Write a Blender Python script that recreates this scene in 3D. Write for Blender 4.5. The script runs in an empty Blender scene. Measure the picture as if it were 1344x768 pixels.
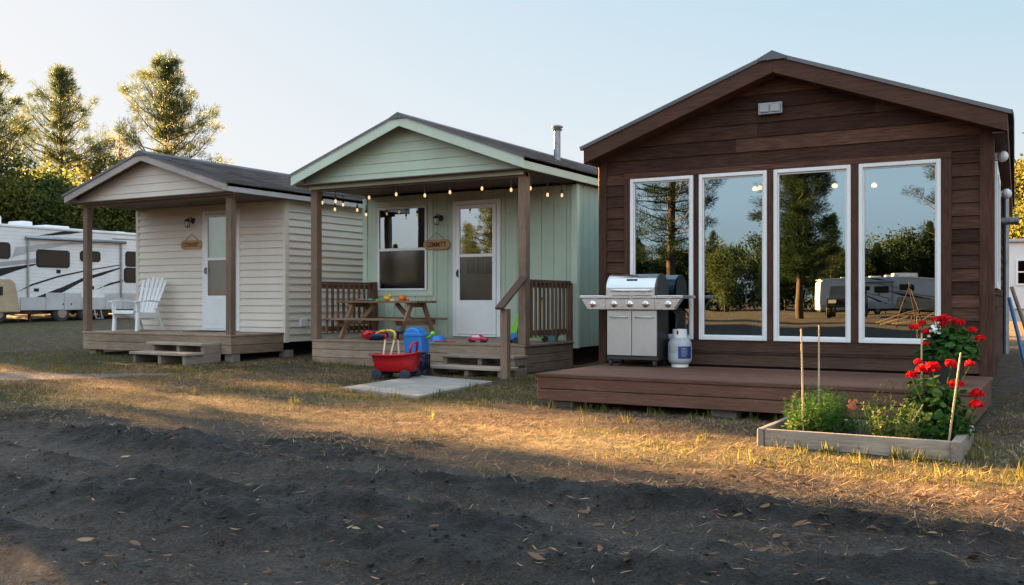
import bpy, bmesh, math, random
import numpy as np
from mathutils import Vector, Matrix, Euler
random.seed(11)
rng = np.random.default_rng(11)
SC = bpy.context.scene
COL = SC.collection
R = math.radians
PI = math.pi

# ------------------------------------------------------------------ mesh helpers
class MB:
    """collects primitives, builds ONE mesh object; coordinates are made relative to org"""
    def __init__(s, org=(0, 0, 0)):
        s.v = []; s.f = []; s.t = []; s.org = Vector(org)
    def add(s, vs, fs, tint=None):
        b = len(s.v)
        t = random.random() if tint is None else tint
        s.v.extend([tuple(p) for p in vs]); s.t.extend([t] * len(vs))
        s.f.extend([tuple(i + b for i in f) for f in fs])
        return s
    def quad(s, a, b, c, d, tint=None): return s.add([a, b, c, d], [(0, 1, 2, 3)], tint)
    def box(s, x0, x1, y0, y1, z0, z1, tint=None):
        vs = [(x0,y0,z0),(x1,y0,z0),(x1,y1,z0),(x0,y1,z0),(x0,y0,z1),(x1,y0,z1),(x1,y1,z1),(x0,y1,z1)]
        return s.add(vs, [(0,3,2,1),(4,5,6,7),(0,1,5,4),(1,2,6,5),(2,3,7,6),(3,0,4,7)], tint)
    def bar(s, p, q, w, h, side=None, tint=None):
        p = Vector(p); q = Vector(q); d = (q - p).normalized()
        up = Vector((0,0,1)) if abs(d.z) < .95 else Vector((0,1,0))
        a = Vector(side).normalized() if side else d.cross(up).normalized()
        b = a.cross(d).normalized()
        vs = []
        for c in (p, q):
            for sx, sy in ((-1,-1),(1,-1),(1,1),(-1,1)): vs.append(c + a*sx*w/2 + b*sy*h/2)
        return s.add(vs, [(3,2,1,0),(4,5,6,7),(0,1,5,4),(1,2,6,5),(2,3,7,6),(3,0,4,7)], tint)
    def tube(s, pts, r, n=8, tint=None):
        pts = [Vector(p) for p in pts]; m = len(pts)
        rs = r if isinstance(r, (list, tuple)) else [r]*m
        vs = []; ref = Vector((.31,.2,.93))
        for i, p in enumerate(pts):
            d = (pts[min(i+1,m-1)] - pts[max(i-1,0)]).normalized()
            if abs(d.dot(ref)) > .98: ref = Vector((1,.1,0))
            a = d.cross(ref).normalized(); b = d.cross(a)
            for k in range(n):
                t = 2*PI*k/n; vs.append(p + (a*math.cos(t) + b*math.sin(t))*rs[i])
        fs = [(i*n+k, i*n+(k+1)%n, (i+1)*n+(k+1)%n, (i+1)*n+k) for i in range(m-1) for k in range(n)]
        fs += [tuple(range(n-1,-1,-1)), tuple((m-1)*n+k for k in range(n))]
        return s.add(vs, fs, tint)
    def lathe(s, prof, c=(0,0,0), n=24, axis='Z', tint=None, sx=1, sy=1):
        vs = []
        for (r, z) in prof:
            for k in range(n):
                t = 2*PI*k/n; x = r*math.cos(t)*sx; y = r*math.sin(t)*sy
                if axis == 'Z': p = (x, y, z)
                elif axis == 'Y': p = (x, z, y)
                else: p = (z, x, y)
                vs.append((p[0]+c[0], p[1]+c[1], p[2]+c[2]))
        m = len(prof)
        fs = [(i*n+k, i*n+(k+1)%n, (i+1)*n+(k+1)%n, (i+1)*n+k) for i in range(m-1) for k in range(n)]
        fs += [tuple(range(n-1,-1,-1)), tuple((m-1)*n+k for k in range(n))]
        return s.add(vs, fs, tint)
    def prism(s, poly, axis, a, b, tint=None):
        n = len(poly); vs = []
        for d in (a, b):
            for (u, w) in poly:
                vs.append((d,u,w) if axis == 'X' else (u,d,w) if axis == 'Y' else (u,w,d))
        fs = [tuple(range(n-1,-1,-1)), tuple(range(n, 2*n))] + [(i, (i+1)%n, n+(i+1)%n, n+i) for i in range(n)]
        return s.add(vs, fs, tint)
    def ball(s, c, r, n=12, tint=None):
        rx, ry, rz = (r, r, r) if not isinstance(r, (tuple, list)) else r
        m = n//2; vs = []
        for i in range(m+1):
            ph = PI*i/m - PI/2
            for k in range(n):
                t = 2*PI*k/n
                vs.append((c[0]+rx*math.cos(ph)*math.cos(t), c[1]+ry*math.cos(ph)*math.sin(t), c[2]+rz*math.sin(ph)))
        fs = [(i*n+k, i*n+(k+1)%n, (i+1)*n+(k+1)%n, (i+1)*n+k) for i in range(m) for k in range(n)]
        return s.add(vs, fs, tint)
    def xf(s, M, start=0):
        s.v[start:] = [tuple(M @ Vector(p)) for p in s.v[start:]]; return s
    def build(s, name, m, parent=None, smooth=False, bevel=0, label=None, seg=1, clean=True):
        me = bpy.data.meshes.new(name)
        o = s.org
        me.from_pydata([(p[0]-o.x, p[1]-o.y, p[2]-o.z) for p in s.v], [], s.f)
        at = me.attributes.new('tint', 'FLOAT', 'POINT'); at.data.foreach_set('value', s.t)
        if clean:
            bm = bmesh.new(); bm.from_mesh(me)
            bmesh.ops.recalc_face_normals(bm, faces=bm.faces); bm.to_mesh(me); bm.free()
        if smooth:
            me.polygons.foreach_set('use_smooth', [True]*len(me.polygons))
        me.materials.append(m)
        ob = bpy.data.objects.new(name, me); COL.objects.link(ob)
        if parent: ob.parent = parent
        if bevel:
            b = ob.modifiers.new('bevel', 'BEVEL'); b.width = bevel; b.segments = seg; b.limit_method = 'ANGLE'; b.angle_limit = R(40)
        if label: ob['label'] = label
        return ob

def pieces(name, org, m, parent, boxes, bevel=.003):
    """separate boards: one part each"""
    return [MB(org).box(*b).build(name, m, parent, bevel=bevel) for b in boxes]

def npmesh(name, V, F, m, tint=None, parent=None, smooth=False):
    """fast mesh from numpy arrays: V (n,3), F (k, 3 or 4)"""
    V = np.asarray(V, np.float32).reshape(-1,3); F = np.asarray(F, np.int32); k = F.shape[1]
    me = bpy.data.meshes.new(name)
    me.vertices.add(len(V)); me.vertices.foreach_set('co', V.ravel())
    me.loops.add(F.size); me.loops.foreach_set('vertex_index', F.ravel())
    me.polygons.add(len(F)); me.polygons.foreach_set('loop_start', np.arange(0, F.size, k, dtype=np.int32))
    me.polygons.foreach_set('loop_total', np.full(len(F), k, np.int32))
    if smooth: me.polygons.foreach_set('use_smooth', np.ones(len(F), bool))
    if tint is not None:
        at = me.attributes.new('tint', 'FLOAT', 'POINT'); at.data.foreach_set('value', np.asarray(tint, np.float32))
    me.update(calc_edges=True); me.validate()
    me.materials.append(m)
    ob = bpy.data.objects.new(name, me); COL.objects.link(ob)
    if parent: ob.parent = parent
    return ob

def tag(o, label=None, cat=None, group=None, kind=None):
    if label: o['label'] = label
    if cat: o['category'] = cat
    if group: o['group'] = group
    if kind: o['kind'] = kind
    return o
def thing(name, label, cat, loc=(0,0,0), rz=0, group=None):
    o = bpy.data.objects.new(name, None); COL.objects.link(o)
    o.empty_display_size = .2; o.location = loc; o.rotation_euler = (0,0,rz)
    return tag(o, label, cat, group)
def dup(root, loc, rz, label, sc=1, group=None):
    r = root.copy(); COL.objects.link(r); r.location = loc; r.rotation_euler = (0,0,rz); r.scale = (sc,sc,sc)
    r['label'] = label
    if group: r['group'] = group
    for ch in list(root.children):
        c = ch.copy(); COL.objects.link(c); c.parent = r
        for g in list(ch.children):
            d = g.copy(); COL.objects.link(d); d.parent = c
    return r

# ------------------------------------------------------------------ materials
def nt(name):
    m = bpy.data.materials.new(name); m.use_nodes = True
    t = m.node_tree; t.nodes.clear()
    out = t.nodes.new('ShaderNodeOutputMaterial')
    return m, t, out
def N(t, kind, ins=None, **props):
    n = t.nodes.new(kind)
    for k, v in props.items(): setattr(n, k, v)
    for k, v in (ins or {}).items():
        if isinstance(v, bpy.types.NodeSocket): t.links.new(v, n.inputs[k])
        else: n.inputs[k].default_value = v
    return n
def rgba(c): return (c[0], c[1], c[2], 1)
def maprange(t, v, a, b, c, d): return N(t, 'ShaderNodeMapRange', {0: v, 1: a, 2: b, 3: c, 4: d}).outputs[0]
def math_(t, op, a, b=0.): return N(t, 'ShaderNodeMath', {0: a, 1: b}, operation=op).outputs[0]
def mixc(t, f, a, b, blend='MIX'):
    n = N(t, 'ShaderNodeMix', {0: f}, data_type='RGBA', blend_type=blend)
    for i, v in ((6, a), (7, b)):
        if isinstance(v, bpy.types.NodeSocket): t.links.new(v, n.inputs[i])
        else: n.inputs[i].default_value = rgba(v)
    return n.outputs[2]
def noise(t, vec, sc, det=5, rough=.6):
    return N(t, 'ShaderNodeTexNoise', {'Vector': vec, 'Scale': sc, 'Detail': det, 'Roughness': rough}).outputs[0]
def bsdf(t, out, **ins):
    b = N(t, 'ShaderNodeBsdfPrincipled', {k.replace('_', ' '): v for k, v in ins.items()})
    t.links.new(b.outputs[0], out.inputs[0]); return b

def surf(name, c1, c2=None, sc=8, st=(1,1,1), rough=.6, bump=.0, tint=.15, metal=0, weather=.18, wsc=1.7, dirt=None, spec=.5, bdist=.01):
    """painted / wooden / plastic surface: two-tone stretched noise, per-piece tint, large weathering stains, bump"""
    m, t, out = nt(name)
    c2 = c2 or tuple(x*.8 for x in c1)
    tc = N(t, 'ShaderNodeTexCoord').outputs['Object']
    mp = N(t, 'ShaderNodeMapping', {'Vector': tc, 'Scale': st}).outputs[0]
    at = N(t, 'ShaderNodeAttribute', attribute_name='tint').outputs['Fac']
    sh = N(t, 'ShaderNodeVectorMath', {0: mp, 1: N(t, 'ShaderNodeCombineXYZ', {0: math_(t,'MULTIPLY',at,17.), 1: math_(t,'MULTIPLY',at,31.), 2: math_(t,'MULTIPLY',at,7.)}).outputs[0]}, operation='ADD').outputs[0]
    n1 = noise(t, sh, sc, 6, .65)
    col = mixc(t, maprange(t, n1, .32, .68, 0, 1), c1, c2)
    w = noise(t, tc, wsc, 4, .6)
    k = math_(t, 'MULTIPLY', maprange(t, at, 0, 1, 1-tint, 1+tint), maprange(t, w, .3, .7, 1-weather, 1+weather*.5))
    col = N(t, 'ShaderNodeVectorMath', {0: col, 'Scale': k}, operation='SCALE').outputs[0]
    if dirt:   # (colour, z where it starts, z where it ends): splashed soil low on a wall
        z = N(t, 'ShaderNodeSeparateXYZ', {0: tc}).outputs[2]
        f = math_(t, 'MULTIPLY', maprange(t, z, dirt[1], dirt[2], 0, 1), maprange(t, noise(t, mp, 5, 5), .3, .7, .1, 1.))
        col = mixc(t, math_(t, 'MULTIPLY', f, .7), col, dirt[0])
    rg = maprange(t, noise(t, sh, sc*.7, 4), .3, .7, max(rough-.1, .03), min(rough+.1, 1))
    ins = dict(Base_Color=col, Roughness=rg, Metallic=metal)
    if bump:
        ins['Normal'] = N(t, 'ShaderNodeBump', {'Strength': bump, 'Distance': bdist, 'Height': n1}).outputs[0]
    b = bsdf(t, out, **ins)
    b.inputs['Specular IOR Level'].default_value = spec
    return m
def leafmat(name, ca, cb, cc=None, transl=.35, rough=.55):
    """foliage: colour by clump tint, translucent"""
    m, t, out = nt(name)
    at = N(t, 'ShaderNodeAttribute', attribute_name='tint').outputs['Fac']
    tc = N(t, 'ShaderNodeTexCoord').outputs['Object']
    f = math_(t, 'ADD', at, maprange(t, noise(t, tc, 1.1, 3), .3, .7, -.2, .2))
    col = mixc(t, f, ca, cb)
    if cc: col = mixc(t, maprange(t, f, .72, 1.05, 0, 1), col, cc)
    d = N(t, 'ShaderNodeBsdfPrincipled', {'Base Color': col, 'Roughness': rough, 'Specular IOR Level': .06})
    tr = N(t, 'ShaderNodeBsdfTranslucent', {'Color': N(t, 'ShaderNodeVectorMath', {0: col, 'Scale': 1.5}, operation='SCALE').outputs[0]})
    mx = N(t, 'ShaderNodeMixShader', {0: transl, 1: d.outputs[0], 2: tr.outputs[0]})
    t.links.new(mx.outputs[0], out.inputs[0]); return m
def emit(name, c, s):
    m, t, out = nt(name)
    e = N(t, 'ShaderNodeEmission', {'Color': rgba(c), 'Strength': s}); t.links.new(e.outputs[0], out.inputs[0]); return m
def glass(name, refl=.7, tintc=(.75,.82,.85), tr=(.5,.55,.55), wave=.02, wsc=1.2, rough=.0):
    """coated window pane: mirror-like reflection over a dim view inside, slightly wavy"""
    m, t, out = nt(name)
    tc = N(t, 'ShaderNodeTexCoord').outputs['Object']
    bp = N(t, 'ShaderNodeBump', {'Strength': wave, 'Distance': .2, 'Height': noise(t, tc, wsc, 1.5, .4)}).outputs[0]
    g = N(t, 'ShaderNodeBsdfGlossy', {'Color': rgba(tintc), 'Roughness': rough, 'Normal': bp})
    tp = N(t, 'ShaderNodeBsdfTransparent', {'Color': rgba(tr)})
    mx = N(t, 'ShaderNodeMixShader', {0: refl, 1: tp.outputs[0], 2: g.outputs[0]})
    t.links.new(mx.outputs[0], out.inputs[0]); return m

GX = (1, 14, 14); GY = (14, 1, 14); GZ = (14, 14, 1)     # grain along X / Y / Z
M = {}
M['vinyl'] = surf('beige_vinyl', (.72,.64,.56), (.67,.595,.52), 30, GX, .5, .04, .035, weather=.07, dirt=((.30,.25,.20), .55, .15))
M['vinyl_trim'] = surf('beige_trim', (.78,.69,.58), None, 10, GZ, .5, .03, .04, weather=.08)
M['green'] = surf('sage_paint', (.465,.545,.43), (.41,.49,.385), 14, GZ, .55, .12, .05, weather=.12, dirt=((.17,.19,.15), .55, .1))
M['green_h'] = surf('sage_paint_lap', (.485,.565,.445), (.44,.52,.41), 14, GX, .55, .1, .05, weather=.1)
M['green_trim'] = surf('sage_trim', (.53,.61,.49), (.48,.56,.45), 14, GX, .5, .1, .05, weather=.1)
M['brown'] = surf('brown_stain', (.108,.053,.036), (.040,.0205,.015), 6, GX, .66, .45, .42, weather=.35, wsc=1.1, spec=.07, dirt=((.10,.075,.06), .62, .25))
M['brown_side'] = surf('brown_stain_side', (.09,.044,.030), (.05,.0245,.0175), 7, GY, .85, .35, .3, weather=.22, spec=.08)
M['brown_v'] = surf('brown_stain_vertical', (.098,.047,.032), (.042,.021,.0155), 7, GZ, .62, .35, .2, weather=.2, spec=.08)
M['brown_trim'] = surf('brown_fascia', (.12,.060,.041), (.060,.031,.022), 6, GX, .6, .3, .12, weather=.22, spec=.1)
M['deck_brown'] = surf('brown_deck_board', (.175,.087,.060), (.105,.054,.038), 6, GX, .7, .4, .2, weather=.25, spec=.15)
M['deck_brown_y'] = surf('brown_deck_side_board', (.16,.080,.055), (.10,.050,.035), 6, GY, .7, .4, .2, weather=.25, spec=.1)
M['deck_grey'] = surf('weathered_deck_board', (.36,.255,.18), (.21,.145,.10), 6, GX, .8, .6, .2, weather=.3)
M['deck_grey_y'] = surf('weathered_deck_side_board', (.29,.20,.14), (.165,.115,.08), 6, GY, .8, .6, .2, weather=.3)
M['post'] = surf('stained_post', (.27,.175,.12), (.15,.093,.064), 6, GZ, .7, .5, .2, weather=.25)
M['rail'] = surf('stained_rail', (.19,.10,.062), (.105,.053,.034), 6, GZ, .65, .5, .3, weather=.25)
M['rail_y'] = surf('stained_top_rail', (.18,.092,.058), (.10,.05,.032), 6, GY, .65, .5, .25, weather=.25)
M['ceiling'] = surf('porch_ceiling', (.17,.11,.08), (.105,.066,.047), 6, GY, .7, .3, .2)
M['table_wood'] = surf('picnic_wood', (.33,.185,.105), (.18,.10,.06), 6, GX, .7, .5, .25, weather=.25)
M['grey_wood'] = surf('grey_lumber', (.40,.325,.255), (.25,.195,.15), 6, GX, .8, .6, .2, weather=.3)
M['grey_wood_y'] = surf('grey_lumber_end', (.30,.24,.20), (.18,.145,.115), 6, GY, .8, .6, .2, weather=.3)
M['fascia_wood'] = surf('bare_fascia', (.42,.365,.33), (.26,.22,.20), 7, GX, .7, .4, .15, weather=.25)
M['fascia_pale'] = surf('pale_eave_board', (.50,.48,.48), (.42,.41,.41), 7, GY, .6, .2, .1)
M['shingle'] = surf('asphalt_shingle', (.17,.168,.178), (.10,.10,.108), 90, (1,1,1), .9, .5, .3, weather=.2)
M['white'] = surf('white_paint', (.80,.80,.80), (.74,.74,.74), 5, (1,1,1), .4, .0, .03, weather=.05)
M['white_vinyl'] = surf('white_window_frame', (.78,.775,.77), (.72,.715,.71), 6, (1,1,1), .4, .0, .03, weather=.06)
M['white_plastic'] = surf('white_resin', (.78,.79,.80), (.72,.73,.74), 5, (1,1,1), .38, .03, .04, weather=.06)
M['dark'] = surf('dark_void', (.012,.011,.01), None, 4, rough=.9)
M['black'] = surf('black_metal', (.018,.018,.019), None, 8, rough=.45)
M['rubber'] = surf('black_rubber', (.022,.022,.024), (.03,.03,.03), 20, rough=.75, bump=.2)
M['black_pot'] = surf('black_plastic_pot', (.02,.02,.022), (.03,.03,.03), 9, rough=.5)
M['concrete'] = surf('concrete', (.33,.30,.265), (.235,.21,.185), 9, rough=.9, bump=.3, weather=.22, wsc=3)
M['block'] = surf('concrete_block', (.23,.21,.185), (.16,.145,.13), 14, rough=.95, bump=.5)
M['steel'] = surf('brushed_steel', (.63,.63,.64), (.60,.60,.61), 16, GX, .30, .02, .03, metal=1, weather=.06)
M['steel_v'] = surf('brushed_steel_door', (.60,.585,.57), (.53,.52,.51), 16, GZ, .42, .05, .04, metal=.85, weather=.09)
M['chrome'] = surf('chrome', (.75,.75,.76), (.7,.7,.7), 9, rough=.15, metal=1, weather=.05)
M['galv'] = surf('galvanised', (.30,.32,.34), (.21,.23,.25), 14, rough=.42, metal=.8, bump=.1)
M['grill_dark'] = surf('dark_grill_side', (.07,.068,.068), (.045,.045,.045), 10, rough=.4, metal=.4)
M['navy_label'] = surf('blue_tank_label', (.012,.03,.16), (.018,.04,.2), 12, rough=.4)
M['red'] = surf('red_plastic', (.50,.012,.02), (.43,.01,.017), 6, rough=.35, tint=.06, weather=.1)
M['blue'] = surf('blue_plastic', (.025,.20,.60), (.02,.17,.53), 6, rough=.35, tint=.05, weather=.08)
M['navy'] = surf('navy_plastic', (.01,.02,.06), (.012,.025,.075), 6, rough=.4)
M['lime'] = surf('lime_plastic', (.22,.62,.05), (.19,.55,.04), 6, rough=.35)
M['yellow'] = surf('yellow_plastic', (.75,.45,.03), (.68,.40,.03), 6, rough=.4)
M['orange'] = surf('orange_plastic', (.75,.18,.02), (.66,.15,.02), 6, rough=.4)
M['teal'] = surf('teal_plastic', (.05,.35,.25), (.04,.3,.22), 6, rough=.4)
M['pink'] = surf('pink_red_plastic', (.62,.04,.10), (.54,.03,.09), 6, rough=.4)
M['cream'] = surf('cream_wood_pole', (.72,.58,.38), (.62,.49,.31), 8, GZ, .5)
M['stake'] = surf('bamboo_stake', (.58,.42,.24), (.46,.32,.18), 9, GZ, .6, .2, .15)
M['sign'] = surf('varnished_pine_sign', (.50,.27,.11), (.36,.18,.07), 7, GX, .45, .3, .1)
M['ink'] = surf('burnt_lettering', (.035,.018,.01), None, 8, rough=.7)
M['wire'] = surf('wire', (.03,.03,.03), None, 8, rough=.6)
M['interior'] = surf('dim_interior', (.05,.04,.035), (.035,.03,.025), 3, rough=.9)
M['curtain'] = surf('sheer_curtain', (.62,.62,.60), (.5,.5,.5), 9, GZ, .8)
M['screen'] = surf('insect_screen', (.035,.03,.03), (.05,.045,.045), 40, rough=.5)
M['inner_door'] = surf('inner_door_behind_screen', (.20,.20,.20), (.17,.17,.17), 4, rough=.5)
M['frost'] = surf('frosted_lamp_glass', (.6,.6,.58), None, 6, rough=.25)
M['bulb'] = emit('lit_bulb', (1,.60,.28), 1.5)
M['room_lamp'] = emit('lit_ceiling_lamp', (1,.70,.40), 9)
M['pane'] = glass('reflective_pane', .66, (.265,.35,.395), (.30,.31,.30), .018, 1.0)
M['pane_small'] = glass('clear_pane', .5, (.46,.51,.53), (.30,.31,.30), .010, 1.6)
M['pane_dim'] = glass('screened_pane', .16, (.6,.62,.64), (.45,.45,.45), .05, 1.4, .15)
M['pane_dark'] = glass('tinted_pane', .055, (.75,.66,.58), (.06,.06,.06), .03, 1.5)
M['bark'] = surf('pine_bark', (.13,.08,.052), (.06,.037,.026), 5, GZ, .95, .8, .1)
M['bark_pale'] = surf('birch_bark', (.42,.39,.34), (.16,.13,.10), 6, (3,3,1), .9, .5, .1)
M['needle'] = leafmat('pine_needles', (.028,.048,.019), (.080,.108,.036), (.17,.155,.042), .36)
M['needle_dark'] = leafmat('dark_needles', (.016,.032,.014), (.055,.085,.03), None, .25)
M['leaf_gold'] = leafmat('autumn_leaves', (.04,.06,.016), (.135,.13,.028), (.24,.18,.034), .42)
M['leaf_bush'] = leafmat('thicket_leaves', (.045,.068,.026), (.125,.15,.045), (.24,.20,.05), .45)
M['geranium'] = leafmat('geranium_leaves', (.018,.055,.012), (.06,.14,.03), (.12,.2,.04), .3)
M['herb'] = leafmat('feathery_herb', (.03,.085,.02), (.085,.18,.035), (.22,.26,.06), .35)
M['weed'] = leafmat('tall_weed', (.05,.10,.025), (.16,.21,.055), (.32,.31,.10), .35)
M['petal'] = leafmat('red_petals', (.42,.004,.006), (.72,.012,.014), (.85,.03,.03), .3)
M['peach'] = leafmat('peach_petals', (.6,.22,.12), (.7,.3,.16), None, .3)
M['straw'] = leafmat('dry_straw', (.07,.045,.028), (.33,.225,.12), (.50,.37,.19), .15, .8)
M['grass'] = leafmat('green_grass', (.032,.045,.011), (.115,.125,.028), (.28,.235,.055), .4)
M['dead_leaf'] = leafmat('dead_leaves', (.06,.035,.024), (.25,.155,.095), (.38,.26,.16), .1, .8)
M['soil'] = surf('planter_soil', (.022,.016,.012), (.045,.034,.026), 40, rough=1, bump=.8)
M['clod'] = surf('mud_clod', (.028,.022,.0185), (.013,.0105,.009), 14, rough=.95, bump=.6, tint=.3)
M['rv_white'] = surf('rv_white_siding', (.72,.73,.75), (.66,.67,.69), 4, rough=.4, tint=.04, weather=.1, wsc=.8, dirt=((.42,.42,.42), .55, .25))
M['rv_grey'] = surf('rv_grey_skirt', (.46,.47,.50), (.40,.41,.44), 4, rough=.45, tint=.06, weather=.15)
M['rv_tan'] = surf('rv_tan_cap', (.36,.29,.20), (.31,.25,.175), 4, rough=.45, weather=.15)
M['rv_black'] = surf('rv_black_stripe', (.02,.022,.028), None, 4, rough=.6, spec=.2)
M['rv_silver'] = surf('rv_silver_stripe', (.36,.37,.40), (.31,.32,.35), 4, rough=.35)
M['truck'] = surf('dark_truck_paint', (.02,.022,.025), None, 4, rough=.25)
M['blue_tool'] = surf('blue_handle', (.03,.14,.32), None, 8, rough=.45)
M['tank_white'] = surf('tank_paint', (.46,.48,.51), (.38,.40,.43), 6, rough=.45, weather=.2)
M['pane_curtained'] = glass('curtained_pane', .25, (.6,.66,.64), (.75,.8,.76), .010, 1.6)
M['door_curtain'] = surf('door_curtain', (.42,.46,.40), (.32,.36,.31), 5, GZ, .8)
M['green_side'] = surf('sage_paint_shaded_side', (.36,.47,.385), (.31,.41,.335), 14, GZ, .6, .12, .05, weather=.12, dirt=((.17,.19,.15), .55, .1))  # same sage paint darkened: shade of the side wall is put into its colour
M['lens'] = surf('flood_lens', (.34,.35,.36), (.26,.27,.28), 12, rough=.25)
# ------------------------------------------------------------------ camera, light, sky
cam = bpy.data.cameras.new('camera'); co = bpy.data.objects.new('camera', cam); COL.objects.link(co)
co.location = (0, 0, .9); co.rotation_euler = (R(90), 0, R(30))
cam.sensor_width = 36; cam.lens = 34.29; cam.shift_y = 10/1344; cam.clip_start = .05; cam.clip_end = 6000
SC.camera = co
SUN_AZ, SUN_EL = 45., 11.5           # azimuth: degrees left of the view direction
az = R(SUN_AZ + 30)                 # measured from +Y towards -X
sd = Vector((-math.sin(az)*math.cos(R(SUN_EL)), math.cos(az)*math.cos(R(SUN_EL)), math.sin(R(SUN_EL))))
sun = bpy.data.lights.new('sun', 'SUN'); sun.energy = 110.0; sun.angle = R(.6); sun.color = (1, .53, .20)
so = bpy.data.objects.new('sun', sun); COL.objects.link(so); so.rotation_euler = sd.to_track_quat('Z', 'Y').to_euler()
w = bpy.data.worlds.new('World'); SC.world = w; w.use_nodes = True
t = w.node_tree; t.nodes.clear()
sky = t.nodes.new('ShaderNodeTexSky'); sky.sky_type = 'NISHITA'; sky.sun_disc = False
sky.sun_elevation = R(SUN_EL); sky.sun_rotation = -az
sky.air_density = 1.0; sky.dust_density = .6; sky.ozone_density = 1.4; sky.altitude = 50
bg = t.nodes.new('ShaderNodeBackground'); bg.inputs['Strength'].default_value = 1.02
# the band round the low sun is far brighter than the rest: roll its highlights off the way a camera does
hs = N(t, 'ShaderNodeHueSaturation', {'Saturation': 1.3, 'Color': sky.outputs[0]})
xs_ = N(t, 'ShaderNodeVectorMath', {0: hs.outputs[0], 'Scale': .37}, operation='SCALE').outputs[0]
den = N(t, 'ShaderNodeVectorMath', {0: xs_, 1: (.345,.325,.24)}, operation='ADD').outputs[0]
qt = N(t, 'ShaderNodeVectorMath', {0: xs_, 1: den}, operation='DIVIDE').outputs[0]
# fill light added to the sky: extra glow high up and opposite the sun
dr_ = N(t, 'ShaderNodeSeparateXYZ', {0: N(t, 'ShaderNodeTexCoord').outputs['Generated']}).outputs
hi = N(t, 'ShaderNodeMapRange', {0: dr_[2], 1: .36, 2: .8, 3: 0, 4: 1}, interpolation_type='SMOOTHSTEP').outputs[0]
an = N(t, 'ShaderNodeMapRange', {0: math_(t, 'SUBTRACT', math_(t, 'MULTIPLY', dr_[0], .35), dr_[1]), 1: .1, 2: .8, 3: 0, 4: 1}, interpolation_type='SMOOTHSTEP').outputs[0]
up = maprange(t, dr_[2], .0, .10, .35, 1)
wt = math_(t, 'MULTIPLY', math_(t, 'MAXIMUM', hi, math_(t, 'MULTIPLY', an, up)), 1.02)
hz = N(t, 'ShaderNodeVectorMath', {0: (.95,1.0,1.06), 'Scale': wt}, operation='SCALE').outputs[0]
sm = N(t, 'ShaderNodeVectorMath', {0: qt, 1: hz}, operation='ADD').outputs[0]
t.links.new(sm, bg.inputs[0])
wo = t.nodes.new('ShaderNodeOutputWorld'); t.links.new(bg.outputs[0], wo.inputs[0])
SC.view_settings.view_transform = 'Standard'; SC.view_settings.look = 'None'; SC.view_settings.exposure = 0
SC.render.engine = 'CYCLES'
SC.cycles.max_bounces = 8; SC.cycles.transparent_max_bounces = 12; SC.cycles.diffuse_bounces = 3
SC.cycles.glossy_bounces = 3; SC.cycles.caustics_reflective = False; SC.cycles.sample_clamp_indirect = 4

# ------------------------------------------------------------------ ground
def _h(i, j, s):
    n = (i.astype(np.int64)*374761393 + j.astype(np.int64)*668265263 + s*1442695041) & 0xffffffff
    n = ((n ^ (n >> 13)) * 1274126177) & 0xffffffff
    return ((n ^ (n >> 16)) & 0xffff) / 65535.
def vnoise(x, y, s=0):
    i = np.floor(x); j = np.floor(y); fx = x-i; fy = y-j
    fx = fx*fx*(3-2*fx); fy = fy*fy*(3-2*fy)
    a = _h(i,j,s); b = _h(i+1,j,s); c = _h(i,j+1,s); d = _h(i+1,j+1,s)
    return (a*(1-fx)+b*fx)*(1-fy) + (c*(1-fx)+d*fx)*fy
def fbm(x, y, o=4, s=0, g=.5):
    v = 0; a = 1; tot = 0
    for k in range(o):
        v = v + a*vnoise(x*2**k, y*2**k, s+k*7); tot += a; a *= g
    return v/tot
def sstep(a, b, x):
    t_ = np.clip((x-a)/(b-a), 0, 1); return t_*t_*(3-2*t_)
def base_z(x, y):
    d = -.5*x + .866*y
    z = .022*(d-12)
    return np.clip(z, 0, .42)
def mud_mask(x, y):
    edge = 4.6 + .15*np.sin(x*.9) + 1.3*(fbm(x*.55, y*1.1, 4, 3)-.5) - .13*np.clip(x+3, -.5, 9)
    m = sstep(1.05, -.95, y-edge-.9*(fbm(x*2.6, y*3.6, 4, 131)-.5)) * sstep(-9, -4, y)
    return np.clip(m, 0, 1)
def churn(x, y):
    return sstep(.47, .60, fbm(x*.8, y*1.9, 4, 21))
def tracks(x, y):
    """two worn wheel ruts along the lane: T inside a rut, B on the berm pushed up beside it"""
    d = np.minimum(np.abs(y-(2.62+.10*np.sin(x*.9)+.05*(x+2))), np.abs(y-(3.72+.12*np.sin(x*.8+1)-.03*(x+2))))
    d = d + .10*(fbm(x*1.7, y*1.7, 3, 88)-.5)
    return np.exp(-(d/.21)**2), np.exp(-((d-.33)/.10)**2)
def gravel_mask(x, y):
    # a drive that comes in from the left and tapers out by the first cabin's steps
    ax, ay, bx, by = -9.6, 8.15, -13.6, 4.6
    px, py = x-ax, y-ay; dx, dy = bx-ax, by-ay
    tt = np.clip((px*dx+py*dy)/(dx*dx+dy*dy), 0, 1)
    d = np.hypot(px-tt*dx, py-tt*dy)
    wd = .16 + 1.5*tt + .35*(fbm(x*1.2, y*1.2, 3, 9)-.5)
    far = np.where(x < -13.0, sstep(2.0, 1.2, d), 0)
    return np.clip(np.maximum(sstep(.18, -.18, d-wd), far*0), 0, 1)
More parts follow.
